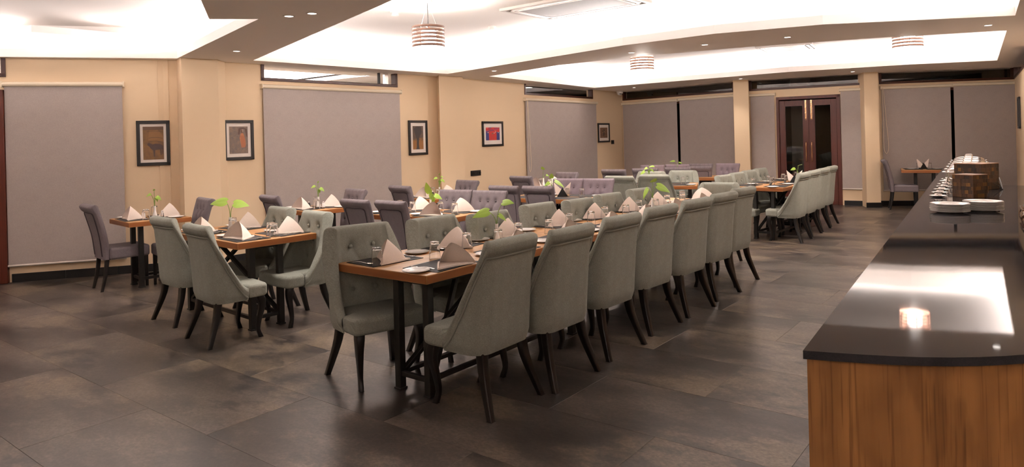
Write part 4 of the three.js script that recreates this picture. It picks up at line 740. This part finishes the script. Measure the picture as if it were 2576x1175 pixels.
vase(-2.47, 8.80, 'small white vase with a star-shaped sprig on the table before the wide blind', sprig);
vase(-1.06, 9.98, 'small white vase with a bushy sprig on the table before the second pillar', [...sprig, [120, 0.03, 0.15, 0.06, 0.024, 0, 0.4]]);
vase(0.50, 11.5, 'small white vase with one round leaf on the pull-chain blind table', [[-20, 0.0, 0.14, 0.09, 0.05, -60, 0.2], [90, 0.05, 0.05, 0.06, 0.03, 10, 0.4]]);
vase(-0.95, 7.95, 'white vase with a big pale upright leaf on the charcoal-chair table', [[-20, 0.03, 0.07, 0.19, 0.07, -70, 0.1], [160, 0.03, 0.06, 0.17, 0.06, 60, 0.2], [90, 0.05, 0.05, 0.12, 0.045, 15, 0.5]]);
vase(0.52, 9.45, 'white vase with a long drooping green leaf on the mauve-chair table', [[0, 0.02, 0.12, 0.14, 0.04, -50, 0.2], [100, 0.05, 0.08, 0.22, 0.05, 25, 0.3], [-70, 0.03, 0.06, 0.1, 0.04, 20, 0.4]]);
vase(2.2, 11.25, 'white vase with clustered pale leaves on the green table near the far corner', [...sprig, [-110, 0.07, 0.08, 0.12, 0.05, 20, 0.4], [30, 0.03, 0.16, 0.12, 0.05, -10, 0.3]]);
vase(3.1, 13.1, 'vase with a thin pale leaf among the far purple chairs', [[-90, 0.05, 0.16, 0.12, 0.03, -5, 0.3], [90, 0.03, 0.13, 0.09, 0.03, 0, 0.4]]);
vase(4.5, 11.0, 'vase with a small round green leaf on the eight-seat table', [[20, 0.02, 0.12, 0.1, 0.05, -30, 0.3], [-90, 0.04, 0.08, 0.09, 0.035, 10, 0.4]]);
// salt and pepper
function shaker(x, d, mat, label) { const g = thing('shaker', label, 'shaker', 'salt and pepper shakers'); g.position.set(x, TOP, -d); part(g, 'shaker_body', lathe([[0, 0.001], [0.021, 0.001], [0.023, 0.012], [0.017, 0.05], [0.013, 0.062], [0, 0.062]], 22), mat); part(g, 'cap', lathe([[0.0135, 0.06], [0.0145, 0.066], [0.011, 0.077], [0, 0.081]], 22), M.steel); }
shaker(-4.06, 8.03, M.steel, 'steel pepper shaker by the sprig vase under the bull picture'); shaker(-4.26, 8.0, M.china, 'white salt shaker by the sprig vase under the bull picture');
shaker(-2.38, 8.70, M.china, 'white shaker beside the star-shaped sprig before the wide blind'); shaker(-2.58, 8.76, M.blackMetal, 'dark pepper shaker before the wide blind');
shaker(-1.16, 9.98, M.blackMetal, 'dark pepper shaker on the table before the second pillar'); shaker(0.42, 11.45, M.blackMetal, 'dark pepper shaker on the pull-chain blind table');
// napkin holders: two upright plates with paper napkins fanned between them
function napkinHolder(x, d, fx, fd, label) {
  const g = place(thing('napkin_holder', label, 'napkin holder', 'napkin holders with fanned paper napkins'), x, d, TOP, fx, fd);
  const tri = (z) => { const sh = new THREE.Shape(); sh.moveTo(-0.06, 0); sh.lineTo(0.06, 0); sh.lineTo(0.0, 0.1); sh.closePath(); for (const [a, b] of [[-0.02, 0.02], [0.02, 0.02], [0, 0.055]]) { const h = new THREE.Path(); h.absarc(a, b, 0.009, 0, 6.283, true); sh.holes.push(h); } const t = loftPolygon(sh, 0.003, 0); t.translate(0, 0.004, z); return t; };
  part(g, 'plate', tri(0.018), M.black); part(g, 'plate', tri(-0.021), M.black); part(g, 'base', box(0.13, 0.004, 0.05, 0, 0.002, 0), M.black); g.scale.setScalar(1.2);
  for (const k of [-1, 1]) for (let i = 0; i < 3; i++) { const sh = new THREE.Shape(); sh.moveTo(0, 0); sh.lineTo(k * 0.075, 0.02); sh.lineTo(k * 0.095, 0.15); sh.lineTo(k * 0.01, 0.07); sh.closePath(); const t = loftPolygon(sh, 0.003, 0); t.translate(0, 0.006 + i * 0.003, -0.012 + i * 0.008); part(g, 'paper_napkin', t, M.napkin); }
}
napkinHolder(7.9, 13.4, 0, -1, 'napkin holder with fanned white napkins on the table past the counter');
napkinHolder(4.36, 10.78, -0.4, -0.9, 'napkin holder with fanned white napkins on the eight-seat table');
napkinHolder(0.66, 9.36, -0.1, -1, 'napkin holder with fanned white napkins on the mauve-chair table');

// ---------- buffet counter ----------
const CP = (s, w) => [COUNTER.o[0] + COUNTER.d[0] * s + COUNTER.n[0] * w, COUNTER.o[1] + COUNTER.d[1] * s + COUNTER.n[1] * w];
const CW = 0.69, CTOP = 0.9;
const cRot = Math.atan2(COUNTER.d[1], COUNTER.d[0]);           // local x along the counter, local z to its guests' far side
{
  const g = thing('buffet_counter', 'long buffet counter with a polished black granite top and a wood-grain body', 'counter');
  const fr = (k) => { const a = CP(0, 0), b = CP(0.387, CW), out = []; for (let i = 0; i <= 10; i++) { const t = i / 10; out.push([a[0] + (b[0] - a[0]) * t, a[1] + (b[1] - a[1]) * t - 0.07 * Math.sin(Math.PI * t) * k]); } return out; };
  const slab = (f, s1) => prism([...f, CP(s1, CW), CP(s1, 0)], CTOP - 0.026, CTOP);
  part(g, 'granite_slab', slab(fr(1), 2.345), M.granite);
  part(g, 'granite_slab', prism([CP(2.348, 0), CP(2.348, CW), CP(6.9, CW), CP(6.9, 0)], CTOP - 0.026, CTOP - 0.0004), M.granite);
  part(g, 'granite_slab', prism([CP(6.903, 0), CP(6.903, CW), CP(11, CW), CP(11, 0)], CTOP - 0.026, CTOP - 0.0008), M.granite);
  const ins = fr(1).map(([x, d], i) => [x + (i === 0 ? 0.02 : 0), d + 0.02]); const bodyPts = [...ins, CP(10.98, CW - 0.02), CP(10.98, 0.02)];
  part(g, 'wood_panel', prism(bodyPts, 0.08, CTOP - 0.026), M.counterWood);
  part(g, 'plinth', prism([...fr(1).map(([x, d]) => [x + 0.03, d + 0.06]), CP(10.9, CW - 0.05), CP(10.9, 0.05)], 0, 0.08), M.black);
}
// dinner plates, every plate its own
{
  const geo = lathe([[0, 0.006], [0.085, 0.006], [0.095, 0.009], [0.105, 0.013], [0.134, 0.019], [0.137, 0.0185], [0.137, 0.0165], [0.108, 0.008], [0.088, 0.0025], [0.086, 0], [0.08, 0], [0.078, 0.003], [0, 0.003]], 64);
  const stack = (px, pd, n, which, gap) => { for (let i = 0; i < n; i++) { const where = i === 0 ? 'bottom plate' : i === n - 1 ? 'top plate' : `plate ${ORD[i]} from below`; const m = single('dinner_plate', geo, M.china, `white dinner plate, ${where} of the ${which} counter stack`, 'plate', 'dinner plates stacked on the counter'); m.position.set(px + rr(-1, 1) * 0.003, CTOP + i * gap + 0.0004 * i, -(pd + rr(-1, 1) * 0.003)); m.rotation.y = rnd() * 6; } };
  stack(3.42, 5.46, 7, 'aisle-side', 0.0088); stack(3.71, 5.50, 8, 'wall-side', 0.0085);
}
// cubes of glued end-grain wood blocks
function blockCube(x, d, yaw, w, h, label) {
  const g = thing('wooden_riser', label, 'wooden block', 'wooden block risers on the counter'); g.position.set(x, CTOP, -d); g.rotation.y = yaw;
  part(g, 'core', box(w - 0.016, h - 0.006, w - 0.016, 0, (h - 0.006) / 2, 0), blockMats[4]);
  part(g, 'top_board', box(w, 0.008, w, 0, h - 0.004, 0, 0.002), std({ map: blockTex, color: lin('#b98762'), roughness: 0.55 }));
  const rows = Math.round((h - 0.008) / 0.036), rh = (h - 0.008) / rows, geos = [0.026, 0.034, 0.042, 0.05].map((q) => [0, 1, 2].map((k) => { const b = new RoundedBoxGeometry(q - 0.0004, rh - 0.0004, 0.01, 1, 0.0007), uv = b.attributes.uv; for (let i = 0; i < uv.count; i++) uv.setXY(i, uv.getX(i) * 0.3 + k * 0.31, uv.getY(i) * 0.3 + k * 0.2); return [q, b]; }));
  for (let f = 0; f < 4; f++) for (let r = 0; r < rows; r++) {
    let t = -w / 2; while (t < w / 2 - 0.008) { let q = Math.floor(rnd() * 4), [bw, b] = geos[q][Math.floor(rnd() * 3)]; if (t + bw > w / 2) { const left = w / 2 - t; b = box(left - 0.001, rh - 0.0012, 0.01); bw = left; } const m = part(g, 'block', b, blockMats[Math.floor(rnd() * blockMats.length)]), o2 = w / 2 - 0.006 + rr(-1, 1) * 0.0012, a = f * Math.PI / 2; const c = t + bw / 2; m.position.set(Math.cos(a) * c + Math.sin(a) * o2, rh * (r + 0.5), -Math.sin(a) * c + Math.cos(a) * o2); m.rotation.y = a; t += bw; }
  }
}
blockCube(4.345, 6.62, 0.38, 0.205, 0.215, 'shorter dark mosaic wood cube, nearer to the plates');
blockCube(4.94, 7.42, 0.42, 0.29, 0.275, 'taller dark mosaic wood cube behind the shorter one');
// chafing dishes across the counter
function chafer() {
  const g = new THREE.Group(); g.name = numbered('chafing_dish'); g.userData.base = 'chafing_dish';
  const w = 0.52, dp = 0.31;
  const rect = (W, D, r) => { const s = new THREE.Shape(), a = W / 2, b = D / 2; s.moveTo(-a + r, -b); s.lineTo(a - r, -b); s.quadraticCurveTo(a, -b, a, -b + r); s.lineTo(a, b - r); s.quadraticCurveTo(a, b, a - r, b); s.lineTo(-a + r, b); s.quadraticCurveTo(-a, b, -a, b - r); s.lineTo(-a, -b + r); s.quadraticCurveTo(-a, -b, -a + r, -b); return s; };
  const slab = (W, D, r, y0, hgt, bev) => { const q = loftPolygon(rect(W, D, r), hgt - 2 * bev, bev, 3); q.rotateX(-Math.PI / 2); q.translate(0, y0 + bev, 0); return q; };
  part(g, 'water_pan', slab(w, dp, 0.04, 0.13, 0.07, 0.008), M.steel);
  part(g, 'rim', slab(w + 0.03, dp + 0.03, 0.045, 0.195, 0.012, 0.004), M.steel);
  part(g, 'lid', grid(48, 10, (u, v) => { const a = u * Math.PI * 2, k = Math.cos(v * Math.PI / 2), f = (q) => Math.sign(q) * Math.pow(Math.abs(q), 0.5); const e = Math.pow(k, 0.6); return [f(Math.cos(a)) * w / 2 * e, 0.207 + 0.075 * Math.sin(v * Math.PI / 2), f(Math.sin(a)) * dp / 2 * e]; }, true), M.steel);
  part(g, 'lid_handle', tube([[-0.06, 0.278, 0], [-0.055, 0.305, 0], [0, 0.312, 0], [0.055, 0.305, 0], [0.06, 0.278, 0]], 0.007, 20, 8), M.steel);
  for (const k of [-1, 1]) { part(g, 'side_handle', tube([[k * w / 2, 0.2, -0.05], [k * (w / 2 + 0.045), 0.2, -0.04], [k * (w / 2 + 0.045), 0.2, 0.04], [k * w / 2, 0.2, 0.05]], 0.008, 20, 8), M.steel); for (const z of [-1, 1]) part(g, 'leg', tube([[k * (w / 2 - 0.02), 0.14, z * (dp / 2 - 0.01)], [k * (w / 2 - 0.005), 0.07, z * (dp / 2 + 0.005)], [k * (w / 2 - 0.01), 0.0, z * (dp / 2 + 0.012)]], 0.009, 12, 8), M.steel); }
  for (const k of [-0.12, 0.12]) part(g, 'burner', lathe([[0, 0], [0.036, 0], [0.038, 0.004], [0.038, 0.05], [0.03, 0.056], [0, 0.056]], 22).translate(k, 0.03, 0), M.steel);
  part(g, 'shelf', box(w - 0.04, 0.004, 0.16, 0, 0.027, 0), M.steel);
  return g;
}
const ch = chafer();
for (let i = 0; i < 6; i++) {
  const [x, d] = CP(6.98 + i * 0.62, 0.36), l = `steel chafing dish across the counter, ${ORD[i]} from the wood cubes`;
  let o = ch; if (i) o = copyOf(ch, l, 'chafing dishes on the counter'); else { scene.add(o); tag(o, l, 'chafing dish', 'chafing dishes on the counter'); }
  o.userData.category = 'chafing dish'; o.position.set(x, CTOP, -d); o.rotation.set(0, cRot - Math.PI / 2, 0); o.scale.set(0.74, 0.8, 1);
}
// saucers with little glass bowls and spoons along the aisle edge
{
  const sauc = lathe([[0, 0.004], [0.03, 0.004], [0.045, 0.008], [0.072, 0.016], [0.074, 0.014], [0.046, 0.005], [0.034, 0], [0, 0]], 36), bowl = lathe([[0, 0.002], [0.02, 0.002], [0.032, 0.018], [0.036, 0.042], [0.034, 0.042], [0.03, 0.02], [0.018, 0.006], [0, 0.006]], 24);
  for (let i = 0; i < 7; i++) {
    const [x, d] = CP(5.55 + i * 0.40 + (i > 4 ? 0.1 : 0), 0.145 + rr(-1, 1) * 0.012), G = 'saucers along the aisle edge of the counter';
    const a = single('saucer', sauc, M.china, `white saucer on the counter edge, ${ORD[i]} from the dinner plates`, 'saucer', G); a.position.set(x, CTOP, -d);
    const b = single('sauce_bowl', bowl, M.steel, `small steel bowl on the ${ORD[i]} saucer from the dinner plates`, 'bowl', 'small bowls on the saucers'); b.position.set(x + 0.005, CTOP + 0.004, -d);
    const s = put('spoon', x - 0.03, d - 0.035, -0.45 + 0.2 * (i % 2), -0.8, `serving spoon leaning on the ${ORD[i]} saucer from the dinner plates`, 'spoon', 'serving spoons on the saucers', CTOP + 0.015); s.scale.setScalar(0.8);
  }
}
// black wire basket behind the taller cube
{
  const g = thing('wire_basket', 'black wire basket on the wall side of the taller wood cube', 'basket'); const [x, d] = CP(7.0, 0.645); g.position.set(x, CTOP, -d); g.rotation.y = cRot;
  for (let i = 0; i < 9; i++) { const t = (i - 4) * 0.055; part(g, 'wire', tube([[t * 1.25 - 0.03, 0.16 - 0.012 * i, -0.02], [t, 0.035, 0.01], [t - 0.06, 0.006, 0.035], [t * 1.1 - 0.2, 0.07, -0.05]], 0.003, 18, 5), M.black); }
  part(g, 'rim', tube([[-0.4, 0.005, 0.03], [-0.15, 0.07, 0.02], [0.1, 0.13, 0.0], [0.25, 0.19, -0.02]], 0.006, 24, 6), M.black);
}
// lower service shelf behind the counter with more dishes
{
  const g = thing('service_shelf', 'low black service shelf between the counter and the wall', 'shelf');
  part(g, 'shelf_top', prism([CP(4.6, 0.74), CP(11, 0.74), CP(11, 1.05), CP(4.6, 1.15)], 0.60, 0.63), M.granite);
  part(g, 'shelf_body', prism([CP(4.65, 0.77), CP(10.95, 0.77), CP(10.95, 1.03), CP(4.65, 1.1)], 0, 0.60), M.black);
  [5.35, 5.95, 6.55].forEach((s, i) => { const o = copyOf(ch, `steel chafing dish on the low shelf behind the counter, ${ORD[i]} from us`, 'chafing dishes on the low shelf'); o.userData.category = 'chafing dish'; const [x, d] = CP(s, 0.95); o.position.set(x, 0.63, -d); o.rotation.set(0, cRot, 0); o.scale.set(0.85, 0.45, 0.78); });
}
// picture on the side wall, only its edge in view
picture(S.R1, 1.5, 1.95, 1.5, 2.05, art.brown, 0.08, 'black framed picture edge on the side wall past the counter');

scene.traverse((o) => { if (o.isLight) o.castShadow = true; });
renderer.render(scene, camera);
